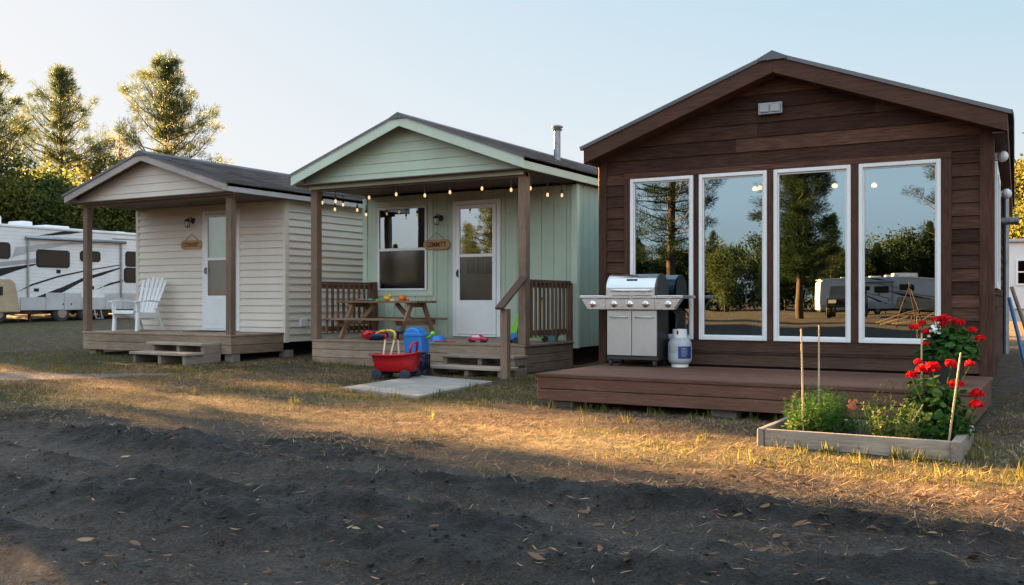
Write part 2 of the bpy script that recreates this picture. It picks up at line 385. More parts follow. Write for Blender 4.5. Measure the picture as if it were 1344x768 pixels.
def ground_z(x, y):
    x = np.asarray(x, float); y = np.asarray(y, float)
    m = mud_mask(x, y); near = sstep(60, 14, np.hypot(x, y))
    c = churn(x, y)
    f1 = fbm(x*.9, y*1.8, 3, 40)-.5
    f2 = fbm(x*4.5, y*7, 3, 50)-.5
    f3 = fbm(x*16, y*18, 3, 60)-.5
    T, B = tracks(x, y)
    flow = fbm(x*1.3+.4*y, y*11, 3, 55)-.5
    rough = .045*flow + (.016+.055*c)*f2 + (.014+.042*c)*f3 + (.014+.020*c)*(fbm(x*38, y*40, 2, 66)-.5) + .05*c*(.35+fbm(x*3.2, y*4.4, 3, 77))
    lump = B*(.015+.085*np.clip(fbm(x*2.2, y*6, 3, 71)-.35, 0, 1) + .05*(fbm(x*9, y*12, 3, 72)-.5))
    z = m*(.05*f1 + .8*rough*(1-.72*T) - 0.06*T*(.4+fbm(x*.5, y*.5, 2, 73)) + lump)
    z = z + (1-m)*(.022*(fbm(x*1.4, y*1.4, 3, 80)-.5) + .016*(fbm(x*9, y*9, 3, 90)-.5))
    flat = sstep(9.0, 9.6, y)*0.7      # trodden flat below the porches
    return base_z(x, y) + z*near*(1-flat)
def gz(x, y): return float(ground_z(np.array([x]), np.array([y]))[0])

def graded(lo, hi, step, far, g=1.12):
    a = list(np.arange(lo, hi+1e-6, step))
    s = step; b = []; x = a[-1]
    while x < far: s *= g; x += s; b.append(x)
    s = step; c = []; x = a[0]
    while x > -far: s *= g; x -= s; c.append(x)
    return np.array(c[::-1] + a + b)
gxs = graded(-9.5, 1.3, .026, 3000, 1.045); gys = graded(1.6, 7.4, .026, 3000, 1.045)
GXX, GYY = np.meshgrid(gxs, gys); gzz = ground_z(GXX, GYY)
nx, ny = len(gxs), len(gys)
V = np.stack([GXX, GYY, gzz], -1).reshape(-1,3)
ii = (np.arange(ny-1)[:,None]*nx + np.arange(nx-1)[None,:]).ravel()
F = np.stack([ii, ii+1, ii+nx+1, ii+nx], -1)

def ground_material():
    m, t, out = nt('ground_soil')
    tc = N(t, 'ShaderNodeTexCoord').outputs['Object']
    A = lambda n: N(t, 'ShaderNodeAttribute', attribute_name=n).outputs['Fac']
    mud, grv, grs, wet = A('mud'), A('gravel'), A('green'), A('damp')
    fine = noise(t, tc, 90, 4, .7); mid = noise(t, tc, 14, 5, .65); big = noise(t, tc, 2.2, 4, .6)
    ms = N(t, 'ShaderNodeMapping', {'Vector': tc, 'Scale': (26, 60, 40), 'Rotation': (0, 0, .5)}).outputs[0]
    ms2 = N(t, 'ShaderNodeMapping', {'Vector': tc, 'Scale': (70, 24, 40), 'Rotation': (0, 0, -.3)}).outputs[0]
    st1 = noise(t, ms, 1.6, 4, .7); st2 = noise(t, ms2, 1.6, 4, .7)
    # trodden dry grass and needle litter
    lit = mixc(t, maprange(t, st1, .38, .64, 0, 1), (.062,.042,.028), (.20,.132,.076))
    lit = mixc(t, maprange(t, st2, .50, .70, 0, .8), lit, (.030,.022,.016))
    lit = mixc(t, maprange(t, fine, .58, .74, 0, .6), lit, (.34,.24,.135))
    lit = mixc(t, math_(t, 'MULTIPLY', grs, maprange(t, mid, .35, .62, .15, .9)), lit, (.085,.095,.028))
    cl = noise(t, tc, 6.5, 7, .78); cl2 = noise(t, tc, 21, 5, .75)
    lit = N(t, 'ShaderNodeVectorMath', {0: lit, 'Scale': math_(t, 'MULTIPLY', maprange(t, cl, .36, .64, .5, 1.4), maprange(t, cl2, .34, .66, .6, 1.35))}, operation='SCALE').outputs[0]
    lit = mixc(t, maprange(t, big, .35, .65, .35, 0), lit, (.06,.045,.033))
    # black mud
    md = mixc(t, maprange(t, mid, .3, .7, 0, 1), (.032,.0225,.0165), (.074,.053,.0395))
    md = mixc(t, maprange(t, fine, .55, .75, 0, .5), md, (.17,.122,.088))
    md = mixc(t, maprange(t, big, .45, .7, 0, .55), md, (.080,.063,.052))
    md = N(t, 'ShaderNodeVectorMath', {0: md, 'Scale': math_(t, 'MULTIPLY', maprange(t, cl, .36, .64, .7, 1.3), math_(t, 'MULTIPLY', maprange(t, cl2, .34, .66, .6, 1.4), maprange(t, fine, .36, .64, .3, 1.75)))}, operation='SCALE').outputs[0]
    md = mixc(t, math_(t, 'MULTIPLY', wet, .8), md, (.011,.0088,.0075))
    f = math_(t, 'ADD', mud, math_(t, 'MULTIPLY', math_(t, 'SUBTRACT', mid, .5), .8))
    col = mixc(t, maprange(t, f, .32, .62, 0, 1), lit, md)
    # gravel
    vo = N(t, 'ShaderNodeTexVoronoi', {'Vector': tc, 'Scale': 42.})
    sep = N(t, 'ShaderNodeSeparateColor', {0: vo.outputs['Color']}).outputs[0]
    gv = mixc(t, sep, (.10,.10,.102), (.29,.29,.30))
    gf = math_(t, 'ADD', grv, math_(t, 'MULTIPLY', math_(t, 'SUBTRACT', mid, .5), .7))
    gf = maprange(t, gf, .4, .62, 0, 1)
    col = mixc(t, gf, col, gv)
    h = math_(t, 'ADD', math_(t, 'MULTIPLY', fine, .35), math_(t, 'MULTIPLY', mid, .8))
    h = math_(t, 'ADD', h, math_(t, 'MULTIPLY', st1, .35)); h = math_(t, 'ADD', h, math_(t, 'MULTIPLY', cl2, .9))
    h = math_(t, 'ADD', h, math_(t, 'MULTIPLY', math_(t, 'MULTIPLY', vo.outputs['Distance'], gf), 1.2))
    bp = N(t, 'ShaderNodeBump', {'Strength': 1.0, 'Distance': .075, 'Height': h}).outputs[0]
    rg = maprange(t, math_(t, 'MULTIPLY', mud, maprange(t, big, .35, .65, .3, 1)), 0, 1, .95, .46)
    b = bsdf(t, out, Base_Color=col, Roughness=rg, Normal=bp); b.inputs['Specular IOR Level'].default_value = .35
    return m
g = npmesh('ground', V, F, ground_material(), None, None, True)
tag(g, kind='structure')
xf_, yf_ = GXX.ravel(), GYY.ravel()
for nm, val in (('mud', mud_mask(xf_, yf_)), ('gravel', gravel_mask(xf_, yf_)),
                ('green', np.clip(sstep(.46, .62, fbm(xf_*.6, yf_*.9, 3, 33)) * sstep(4.6, 5.6, yf_) + sstep(-10, -16, xf_)*.3, 0, 1)),
                ('damp', np.clip(churn(xf_, yf_)*(1-tracks(xf_, yf_)[0]) + .7*tracks(xf_, yf_)[1]*sstep(.4,.55,fbm(xf_*2.2, yf_*6, 3, 71)), 0, 1))):
    a = g.data.attributes.new(nm, 'FLOAT', 'POINT'); a.data.foreach_set('value', np.asarray(val, np.float32).ravel())

# ---- things lying on the ground that nobody could count
def blades(n, xy, hgt, wid, lean, curl=.3):
    """n three-point blades: xy (n,2) roots; returns V, F"""
    a = rng.uniform(0, 2*PI, n); L = rng.uniform(*hgt, n); ln = rng.uniform(*lean, n)
    z0 = ground_z(xy[:,0], xy[:,1]) - .003
    d = np.stack([np.cos(a)*np.sin(ln), np.sin(a)*np.sin(ln), np.cos(ln)], -1)
    sdv = np.stack([-np.sin(a), np.cos(a), np.zeros(n)], -1) * rng.uniform(*wid, n)[:,None]/2
    p0 = np.stack([xy[:,0], xy[:,1], z0], -1)
    mid_ = p0 + d*(L*.55)[:,None]
    d2 = d.copy(); d2[:,2] -= curl*rng.uniform(0,1,n); tip = mid_ + d2*(L*.5)[:,None]
    V = np.stack([p0-sdv, p0+sdv, mid_+sdv*.8, mid_-sdv*.8, tip], 1).reshape(-1,3)
    b = np.arange(n)*5
    F = np.concatenate([np.stack([b, b+1, b+2], -1), np.stack([b, b+2, b+3], -1), np.stack([b+3, b+2, b+4], -1)])
    return V, F
def scatter(n, x0, x1, y0, y1, dens):
    out = []; tot = 0
    while tot < n:
        p = np.stack([rng.uniform(x0, x1, n*2), rng.uniform(y0, y1, n*2)], -1)
        p = p[rng.uniform(0, 1, len(p)) < dens(p[:,0], p[:,1])]
        out.append(p); tot += len(p)
    return np.concatenate(out)[:n]
HOUSES = [(-13.4,-10.1,9.9,20), (-9.2,-5.7,10.4,20), (-4.1,-.55,7.3,20), (-6.65,-5.2,7.3,9.3), (-1.75,-.5,5.9,6.85), (-3.95,-.56,7.25,9)]
def clear(x, y):
    k = np.ones(len(x))
    for a, b, c, d in HOUSES: k *= 1 - ((x > a) & (x < b) & (y > c) & (y < d))
    return k * (1-.92*gravel_mask(x, y))
band = lambda x, y: (1-mud_mask(x, y)) * clear(x, y)
# dry straw and needles lying flat
xy = np.concatenate([scatter(185000, -11, 1.2, 3.2, 10.6, lambda x, y: np.clip(band(x, y)*(.25+.75*sstep(.4,.6,fbm(x*1.3,y*1.3,3,5))) + .018, 0, 1)),
                     scatter(38000, -24, -9, 4.5, 17, band)])
V, F = blades(len(xy), xy, (.025,.09), (.0022,.005), (1.1,1.6), .15)
o = npmesh('dry_straw', V, F, M['straw'], np.repeat(np.clip(rng.normal(.5,.38,len(xy)),0,1), 5))
tag(o, 'short dry straw and needle litter trodden flat over the yard', 'straw', kind='stuff')
# green and yellow grass, in patches
gp = lambda x, y: np.clip(band(x, y)*(sstep(.56,.72,fbm(x*1.1,y*1.5,3,33)) + .03), 0, 1)
xy = np.concatenate([scatter(15000, -11, 1.2, 3.9, 10.4, gp), scatter(13000, -24, -9, 5.5, 17, gp),
                     scatter(7000, -14.5, -9.6, 7.6, 9.75, clear), scatter(2500, -6.9, -5.0, 7.0, 9.6, lambda x,y: clear(x,y)*sstep(.45,.6,fbm(x*3,y*3,3,8))),
                     scatter(2600, -2.4, .4, 5.0, 5.9, clear)])
V, F = blades(len(xy), xy, (.015,.055), (.0025,.005), (.2,1.2), .6)
o = npmesh('grass', V, F, M['grass'], np.repeat(np.clip(rng.normal(.5,.25,len(xy)),0,1), 5))
tag(o, 'thin patchy grass, green to yellow, across the yard', 'grass', kind='stuff')
# taller tufts
cs = np.concatenate([scatter(60, -10, .8, 4.9, 9.4, lambda x, y: band(x,y)), scatter(40, -16, -9.5, 6.5, 9.6, lambda x,y: band(x,y)),
                     scatter(16, -2.0, .3, 5.3, 5.95, clear), scatter(22, -9.3, -1.5, 6.9, 10.2, clear)])
def along(n, x0, y0, x1, y1, j=.04):
    u = rng.uniform(0, 1, n); return np.stack([x0+(x1-x0)*u, y0+(y1-y0)*u], -1) + rng.normal(0, j, (n,2))
cs = np.concatenate([cs, along(26, -3.95, 7.17, -.9, 7.17), along(20, -9.2, 10.22, -6.9, 10.22), along(10, -5.55, 10.2, -5.6, 11.6), along(14, -13.4, 9.70, -11.5, 9.70),
                     along(12, -6.40, 7.56, -5.20, 7.25, .025), along(12, -5.15, 7.3, -5.4, 9.0, .025), along(16, -1.70, 5.93, -.55, 5.90, .02), along(8, -.50, 5.95, -.5, 6.8, .03)])
xy = np.concatenate([c + rng.normal(0, rng.uniform(.012,.045), (int(rng.integers(6,26)), 2)) for c in cs])
V, F = blades(len(xy), xy, (.03,.10), (.003,.006), (.05,.75), .5)
o = npmesh('grass_tufts', V, F, M['grass'], np.repeat(np.clip(rng.normal(.72,.2,len(xy)),0,1), 5))
tag(o, 'loose tufts of longer yellow-green grass standing in the yard', 'grass', kind='stuff')
# churned clods in the mud
cl = scatter(11000, -8, .8, 1.9, 5.4, lambda x, y: np.clip(mud_mask(x,y)*(churn(x,y)*.9+.08+.5*tracks(x,y)[1])*(1-.8*tracks(x,y)[0]), 0, 1))
ico = np.array([(0,0,1),(.894,0,.447),(.276,.851,.447),(-.724,.526,.447),(-.724,-.526,.447),(.276,-.851,.447),(.724,.526,-.447),(-.276,.851,-.447),(-.894,0,-.447),(-.276,-.851,-.447),(.724,-.526,-.447),(0,0,-1)])
icf = np.array([(0,1,2),(0,2,3),(0,3,4),(0,4,5),(0,5,1),(1,6,2),(2,7,3),(3,8,4),(4,9,5),(5,10,1),(6,7,2),(7,8,3),(8,9,4),(9,10,5),(10,6,1),(11,7,6),(11,8,7),(11,9,8),(11,10,9),(11,6,10)])
n = len(cl); s = .002 + .013*rng.power(.2, n)[:,None,None]*rng.uniform(.2,1,(n,1,1))
V = ico[None]*s*rng.uniform(.55,1.35,(n,12,1)); V[:,:,2] *= .7
V = V + np.stack([cl[:,0], cl[:,1], ground_z(cl[:,0], cl[:,1])], -1)[:,None,:]
F = (icf[None] + (np.arange(n)*12)[:,None,None]).reshape(-1,3)
o = npmesh('mud_clods', V.reshape(-1,3), F, M['clod'], np.repeat(rng.uniform(0,1,n), 12))
tag(o, 'crumbled dark clods of churned mud in the foreground', 'mud', kind='stuff')
# fallen leaves and bark strips, thickest at the bottom right
def leaves(n, xy, L, W):
    a = rng.uniform(0, 2*PI, n); l = rng.uniform(*L, n); w_ = rng.uniform(*W, n); cu = rng.uniform(-.25,.5,n)
    z0 = ground_z(xy[:,0], xy[:,1]) + .006; til = rng.uniform(-.35,.35,n)
    V = []
    for u, ws in ((-.5,.08),(-.22,.9),(.12,1.),(.5,.06)):
        x = l*u; zz = z0 + l*u*til + np.abs(u)*l*cu*.8
        for sgn in (-.5,.5):
            yv = w_*ws*sgn
            V.append(np.stack([xy[:,0]+np.cos(a)*x-np.sin(a)*yv, xy[:,1]+np.sin(a)*x+np.cos(a)*yv, zz + (.012*ws*(w_/.02) if sgn > 0 else 0)], -1))
    V = np.stack(V, 1).reshape(-1,3); b = (np.arange(n)*8)[:,None]
    F = np.concatenate([b+np.array([[0,1,3,2]]), b+np.array([[2,3,5,4]]), b+np.array([[4,5,7,6]])])
    return V, F
ld = lambda x, y: np.clip((.10+.8*sstep(-2.8,-.9,x)+.5*sstep(2.6,2.1,y))*(.03+sstep(.50,.66,fbm(x*2.1,y*2.6,3,14))), 0, 1)*clear(x,y)
xy = scatter(230, -5.5, .6, 1.9, 5.4, ld)
V, F = leaves(len(xy), xy, (.03,.08), (.008,.02))
o = npmesh('fallen_leaves', V, F, M['dead_leaf'], np.repeat(np.clip(rng.normal(.5,.27,len(xy)),0,1), 8))
tag(o, 'dry curled brown leaves scattered over the mud', 'leaves', kind='stuff')
xy = scatter(4600, -8, .9, 1.9, 6.2, lambda x, y: np.clip(ld(x,y)*.9+.07, 0, 1))
V, F = leaves(len(xy), xy, (.015,.06), (.002,.006))
o = npmesh('bark_chips', V, F, M['dead_leaf'], np.repeat(np.clip(rng.normal(.55,.27,len(xy)),0,1), 8))
tag(o, 'small pale chips of bark and twig scattered over the mud', 'bark chips', kind='stuff')
# ------------------------------------------------------------------ wall coverings
def spans(lo, hi, cuts):
    out = [(lo, hi)]
    for a, b in cuts:
        nx_ = []
        for p, q in out:
            if b <= p or a >= q: nx_.append((p, q)); continue
            if a > p: nx_.append((p, a))
            if b < q: nx_.append((b, q))
        out = nx_
    return [s_ for s_ in out if s_[1]-s_[0] > 1e-4]
def lap(mb, u0, u1, z0, z1, pitch, P, lip=.012, openings=(), clip=None, seg=None, start=None):
    """overlapping horizontal courses; P(u, out, z) -> point; openings (u0,u1,z0,z1); clip(z) -> (ulo, uhi)"""
    z = start if start is not None else z0
    while z < z1 - 1e-4:
        zt = min(z+pitch, z1); zb = max(z, z0)
        joints = [u0]
        if seg:
            uu = u0 + random.uniform(.2, 1)*seg
            while uu < u1 - .1: joints.append(uu); uu += seg*random.uniform(.7, 1.3)
        joints.append(u1)
        off = lambda q: lip*(1-(q-z)/pitch)
        zs = sorted({zb, zt} | {e for o in openings for e in o[2:4] if zb < e < zt})
        for j0, j1 in zip(joints[:-1], joints[1:]):
            tt = random.random()
            for a, b in zip(zs[:-1], zs[1:]):
                mid = (a+b)/2
                for p, q in spans(j0, j1, [o[:2] for o in openings if o[2] < mid < o[3]]):
                    pb, qb, pt, qt = p, q, p, q
                    if clip:
                        cb, ct = clip(a), clip(b)
                        pb, qb = max(p, cb[0]), min(q, cb[1]); pt, qt = max(p, ct[0]), min(q, ct[1])
                        if qb - pb < 1e-3: continue
                        if qt < pt: pt = qt = (pt+qt)/2; pt = max(pb, min(qb, pt)); qt = pt
                    mb.quad(P(pb, off(a), a), P(qb, off(a), a), P(qt, off(b), b), P(pt, off(b), b), tt)
                    if a == zb: mb.quad(P(pb, -.002, a), P(qb, -.002, a), P(qb, off(a), a), P(pb, off(a), a), tt)
        z += pitch
    return mb
def vboard(mb, u0, u1, z0, z1, pitch, P, openings=(), gw=.011, gd=.009):
    """vertical grooved panel siding"""
    u = u0
    while u < u1 - 1e-4:
        e = min(u+pitch, u1); tt = random.random()
        us = sorted({u, min(u+gw, e), e} | {x for o in openings for x in o[0:2] if u < x < e})
        for a, b in zip(us[:-1], us[1:]):
            d = -gd if b <= u+gw+1e-6 else 0
            mid = (a+b)/2
            for p, q in spans(z0, z1, [o[2:4] for o in openings if o[0] < mid < o[1]]):
                mb.quad(P(a, d, p), P(b, d, p), P(b, d, q), P(a, d, q), tt)
                if d:
                    mb.quad(P(a, 0, p), P(a, d, p), P(a, d, q), P(a, 0, q), tt)
                    mb.quad(P(b, 0, p), P(b, d, p), P(b, d, q), P(b, 0, q), tt)
        u += pitch
    return mb
FRONT = lambda y: (lambda u, o, z: (u, y-o, z))
RIGHT = lambda x: (lambda u, o, z: (x+o, u, z))
LEFT = lambda x: (lambda u, o, z: (x-o, u, z))
BACK = lambda y: (lambda u, o, z: (u, y+o, z))

def roof(root, org, xl, xr, xc, zl, zc, y0, y1, fas, mats, tk=.022, soffit=True):
    """gabled roof: deck, shingle courses, rake and eave fascia; zl/zc = top of fascia at eave / ridge"""
    base = MB(org)
    for a, b in ((xl, xc), (xc, xr)):
        za, zb = (zl, zc) if a == xl else (zc, zl)
        base.prism([(a, za-.045), (b, zb-.045), (b, zb-.004), (a, za-.004)], 'Y', y0+.02, y1)
    r = base.build('roof', M['ceiling'], root)
    sh = MB(org)
    for sgn, xe in ((-1, xl), (1, xr)):
        L = math.hypot(xe-xc, zc-zl); dx = (xe-xc)/L; dz = (zl-zc)/L; n_ = Vector((-dz*sgn, 0, dx*sgn)); n_ = Vector((abs(n_.x)*sgn, 0, abs(n_.z)))
        # courses run up the slope: s = 0 at the eave
        def P(u, o, s_, xe=xe, dx=dx, dz=dz, n_=n_): return (xe-dx*s_+n_.x*(o+.006), u, zl-dz*s_+n_.z*(o+.006))
        lap(sh, y0-.02, y1, -.03, L, .115, P, .016, seg=.33)
        ex, ez = xe+dx*.03, zl+dz*.03
        # front edge of the shingle layer, seen as the dark line above the rake board
        sh.quad((ex, y0-.02, ez-.012), (xc, y0-.02, zc-.012), (xc, y0-.02, zc+tk), (ex, y0-.02, ez+tk))
        sh.quad((ex, y0-.02, ez-.012), (xc, y0-.02, zc-.012), (xc, y0+.03, zc-.012), (ex, y0+.03, ez-.012))
    sl = (zc-zl)/(xc-xl)
    sh.prism([(xc-.13, zc-.13*sl+tk-.002), (xc, zc+tk+.012), (xc+.13, zc-.13*sl+tk-.002), (xc+.13, zc-.13*sl), (xc-.13, zc-.13*sl)], 'Y', y0-.03, y1)
    sh.build('shingles', M['shingle'], r, clean=False)
    fa = MB(org)
    for a, b in ((xl, xc), (xc, xr)):
        za, zb = (zl, zc) if a == xl else (zc, zl)
        fa.prism([(a, za-fas), (b, zb-fas), (b, zb), (a, za)], 'Y', y0-.004, y0+.02)
    fa.build('rake_board', mats[0], root, bevel=.003)
    pieces('eave_board', org, mats[1], root, [(xl, xl+.02, y0+.0225, y1, zl-fas, zl-.008), (xr-.02, xr, y0+.0225, y1, zl-fas, zl-.008)])
    return r
def pane_frame(name, x0, x1, z0, z1, y, fw, fd, org, parent, m, bevel=.004):
    f = MB(org)
    f.box(x0, x0+fw, y-fd, y, z0, z1); f.box(x1-fw, x1, y-fd, y, z0, z1)
    f.box(x0+fw, x1-fw, y-fd, y, z1-fw, z1); f.box(x0+fw, x1-fw, y-fd, y, z0, z0+fw)
    return f.build(name, m, parent, bevel=bevel)
def wall_lamp(root, org, x, y, z, s=.8):
    b = MB(org).lathe([(.001,0),(.05*s,0),(.055*s,.015),(.03*s,.03),(.001,.031)], (x,0,0), 16, 'Y')
    b.v = [(p[0], y-p[1], p[2]+z) for p in b.v]
    b.tube([(x,y-.02,z),(x,y-.06*s,z+.05*s),(x-.02*s,y-.11*s,z+.055*s),(x-.02*s,y-.13*s,z+.02*s)], .010*s, 8)
    b.lathe([(.001,.03),(.02,.028),(.055,.0),(.052,-.008),(.001,-.006)], (x-.02*s, y-.13*s, z+.0*s), 16)
    b.lathe([(.001,-.125*s),(.036*s,-.125*s),(.038*s,-.115*s),(.001,-.113*s)], (x-.02*s, y-.13*s, z), 12)
    for k in range(4):
        a = PI/4+k*PI/2
        b.tube([(x-.02*s+.05*s*math.cos(a), y-.13*s+.05*s*math.sin(a), z-.005), (x-.02*s+.036*s*math.cos(a), y-.13*s+.036*s*math.sin(a), z-.12*s)], .004*s, 5)
    l = b.build('wall_lamp', M['black'], root, smooth=False)
    MB(org).lathe([(.001,-.112*s),(.031*s,-.112*s),(.044*s,-.01),(.001,-.009)], (x-.02*s, y-.13*s, z), 14).build('lamp_glass', M['frost'], l, smooth=True)
def text_mesh(s, h, name, m, parent, loc, depth=.003, width=None, bold=0):
    c = bpy.data.curves.new('lettering', 'FONT'); c.body = s; c.size = 1; c.extrude = 0; c.align_x = 'CENTER'; c.align_y = 'CENTER'; c.offset = bold
    o = bpy.data.objects.new('lettering', c); COL.objects.link(o)
    dg = bpy.context.evaluated_depsgraph_get(); me = bpy.data.meshes.new_from_object(o.evaluated_get(dg))
    bpy.data.objects.remove(o); bpy.data.curves.remove(c)
    co_ = np.zeros(len(me.vertices)*3); me.vertices.foreach_get('co', co_); co_ = co_.reshape(-1,3)
    ext = co_.max(0)-co_.min(0); cen = (co_.max(0)+co_.min(0))/2
    kz = h/ext[1]; kx = (width/ext[0]) if width else kz
    out = np.stack([(co_[:,0]-cen[0])*kx+loc[0], np.full(len(co_), loc[1]-depth), (co_[:,1]-cen[1])*kz+loc[2]], -1)
    me.vertices.foreach_set('co', out.ravel().astype(np.float32)); me.update()
    me.materials.clear(); me.materials.append(m)
    ob = bpy.data.objects.new(name, me); COL.objects.link(ob); ob.parent = parent
    return ob
def storm_door(root, org, x0, x1, z0, z1, y, g, rail, bottom, muntins=0, hang='L', casing=.06, glass_='pane_small', behind='inner_door'):
    """white storm door: casing, slab with kick panel, upper and lower panes; g=(gx0,gx1,gz0,gz1)"""
    f = MB(org)
    f.box(x0, x0+casing, y-.03, y, z0, z1); f.box(x1-casing, x1, y-.03, y, z0, z1)
    f.box(x0+casing, x1-casing, y-.03, y, z1-casing, z1); f.box(x0+casing, x1-casing, y-.045, y, z0, z0+.03)
    d = f.build('door_frame', M['white_vinyl'], root, bevel=.004)
    s = MB(org); a, b = x0+casing+.006, x1-casing-.006; zt = z1-casing-.006; zb = z0+.035
    gx0, gx1, gz0, gz1 = g
    s.box(a, gx0, y-.036, y-.008, zb, zt); s.box(gx1, b, y-.036, y-.008, zb, zt)
    s.box(gx0, gx1, y-.036, y-.008, gz1, zt); s.box(gx0, gx1, y-.036, y-.008, zb, gz0)
    s.box(gx0, gx1, y-.034, y-.010, rail-.022, rail+.022)
    s.box(a+.05, b-.05, y-.040, y-.036, zb+.06, gz0-.05)
    ds = s.build('storm_door', M['white'], root, bevel=.004)
    MB(org).quad((gx0, y-.022, rail+.022), (gx1, y-.022, rail+.022), (gx1, y-.022, gz1), (gx0, y-.022, gz1)).build('upper_pane', M[glass_], ds)
    MB(org).quad((gx0, y-.022, gz0), (gx1, y-.022, gz0), (gx1, y-.022, rail-.022), (gx0, y-.022, rail-.022)).build('lower_pane', M['pane_dim'], ds)
    # inner door behind
    i_ = MB(org).box(x0+casing, x1-casing, y+.035, y+.05, z0, z1-casing)
    idr = i_.build('inner_door', M[behind], root)
    if muntins:
        q = MB(org)
        for k in range(1, muntins): q.box(gx0+(gx1-gx0)*k/muntins-.008, gx0+(gx1-gx0)*k/muntins+.008, y-.0215, y-.018, rail+.022, gz1)
        q.box(gx0, gx1, y-.0175, y-.014, rail+(gz1-rail)*.13, rail+(gz1-rail)*.15)
        q.build('muntins', M['white'], ds)
        q = MB(org)
        n_ = 3; wv = (gx1-gx0)*.86; xx = gx0+(gx1-gx0)*.12
        for k in range(n_): q.box(xx+wv*k/n_+.01, xx+wv*(k+1)/n_-.01, y+.030, y+.0345, rail-.26, rail-.04)
        q.build('inner_door_lite', M['dark'], idr)
    hx = a+.03 if hang == 'L' else b-.03
    hz = bottom
    h = MB(org).box(hx-.012, hx+.012, y-.042, y-.036, hz-.055, hz+.055).tube([(hx, y-.042, hz+.03), (hx, y-.07, hz+.025), (hx, y-.075, hz-.04)], .008, 8)
    h.build('door_handle', M['black'], ds, bevel=.002)
    return ds
def baluster_side(root, org, x, y0, y1, zb, zt, n, name='railing'):
    r = MB(org).box(x-.045, x+.045, y0, y1, zt-.03, zt)
    rr = r.build('railing', M['rail_y'], root, bevel=.003)
    q = MB(org).box(x-.018, x+.018, y0, y1, zt-.10, zt-.033).box(x-.018, x+.018, y0, y1, zb, zb+.065)
    q.build('rail_bar', M['rail_y'], rr, bevel=.003)
    for k in range(n):
        yy = y0 + (y1-y0)*(k+.75)/(n+.4)
        MB(org).box(x+.0185, x+.046, yy-.016, yy+.016, zb-.02, zt-.035).build('baluster', M['rail'], rr, bevel=.002)
    return rr
def deck(root, org, x0, x1, y0, y1, zt, nb, bh, mtop, mside, pitch=.105, name='porch_deck', rim=.025):
    d = MB(org); y = y0-.012
    while y < y1-.02:
        e = min(y+pitch, y1); d.box(x0-.012, x1+.012, y+.003, e-.003, zt-.028, zt); y += pitch
    dk = d.build(name, mtop, root, bevel=.003)
    f = MB(org)
    for k in range(nb):
        z1_ = zt-.030-k*bh; z0_ = z1_-bh+.005
        f.box(x0, x1, y0, y0+rim, z0_, z1_)
    f.build('rim_board', mtop, dk, bevel=.004)
    for xa, xb in ((x1-rim, x1-.002), (x0+.002, x0+rim)):
        f = MB(org)
        for k in range(nb):
            z1_ = zt-.030-k*bh; f.box(xa, xb, y0+rim+.002, y1, z1_-bh+.005, z1_)
        f.build('side_board', mside, dk, bevel=.004)
    return dk
def piers(root, org, pts, z1, w_=.16):
    for (x, y) in pts:
        z0 = gz(x, y)-.05
        MB(org).box(x-w_/2, x+w_/2, y-w_/2, y+w_/2, z0, z1).build('pier', M['block'], root, bevel=.006)

# ================================================================== BROWN CABIN
o = (-2.32, 8.82, 0); X0, X1, Y, YB, ZB, ZE = -4.07, -.59, 8.82, 17.5, .30, 2.30
brown = thing('cabin', 'dark brown cabin with four tall windows across its gable end', 'cabin', o)
W4 = [(-3.75, -3.11), (-3.055, -2.415), (-2.355, -1.685), (-1.62, -.965)]
WZ0, WZ1 = .53, 2.075
xc, zc, zl, rl, rr_ = -2.31, 3.065, 2.385, -4.16, -.46
sl = (zc-zl)/(xc-rl)
ops = [(-3.82, -.885, .425, 2.13)]
wall = MB(o)
under = lambda x: zc - abs(x-xc)*sl - .05
lap(wall, X0+.05, X1-.05, ZB, 2.13, .108, FRONT(Y), .014, ops, seg=1.5)
lap(wall, X0+.02, X1-.02, 2.13, 3.03, .128, FRONT(Y), .014, (), lambda z: (xc-(zc-.05-z)/sl, xc+(zc-.05-z)/sl), seg=1.7)
wb = wall.build('wall', M['brown'], brown, clean=False)
sw = MB(o); lap(sw, Y+.02, YB, ZB, ZE, .108, RIGHT(X1), .014, [(9.06, 10.62, 1.0, 2.06)], seg=3)
sw.quad((X0, Y, ZB), (X0, YB, ZB), (X0, YB, ZE), (X0, Y, ZE)).quad((X0, YB, ZB), (X1, YB, ZB), (X1, YB, ZE), (X0, YB, ZE))
sw.add([(X0, YB, ZE), (X1, YB, ZE), (xc, YB, zc-.05)], [(0,1,2)])
sw.build('side_wall', M['brown_side'], brown, clean=False)
pieces('corner_board', o, M['brown_v'], brown, [(X0-.02, X0+.065, Y-.022, Y+.03, ZB-.02, under(X0)-.02), (X1-.085, X1+.02, Y-.022, Y+.03, ZB-.02, under(X1)-.02), (X1-.02, X1+.022, Y+.032, Y+.1, ZB-.02, 2.2)], .004)
pieces('window_casing', o, M['brown_v'], brown, [(-3.82, W4[0][0], Y-.018, Y+.02, .425, WZ1), (W4[3][1], -.885, Y-.018, Y+.02, .425, WZ1)] + [(W4[k][1], W4[k+1][0], Y-.018, Y+.02, WZ0, WZ1) for k in range(3)])
pieces('head_board', o, M['brown'], brown, [(-3.82, -.885, Y-.017, Y+.019, WZ1+.001, 2.13)])
pieces('sill_board', o, M['brown'], brown, [(W4[0][0]+.001, W4[3][1]-.001, Y-.017, Y+.019, .425, WZ0-.001)])
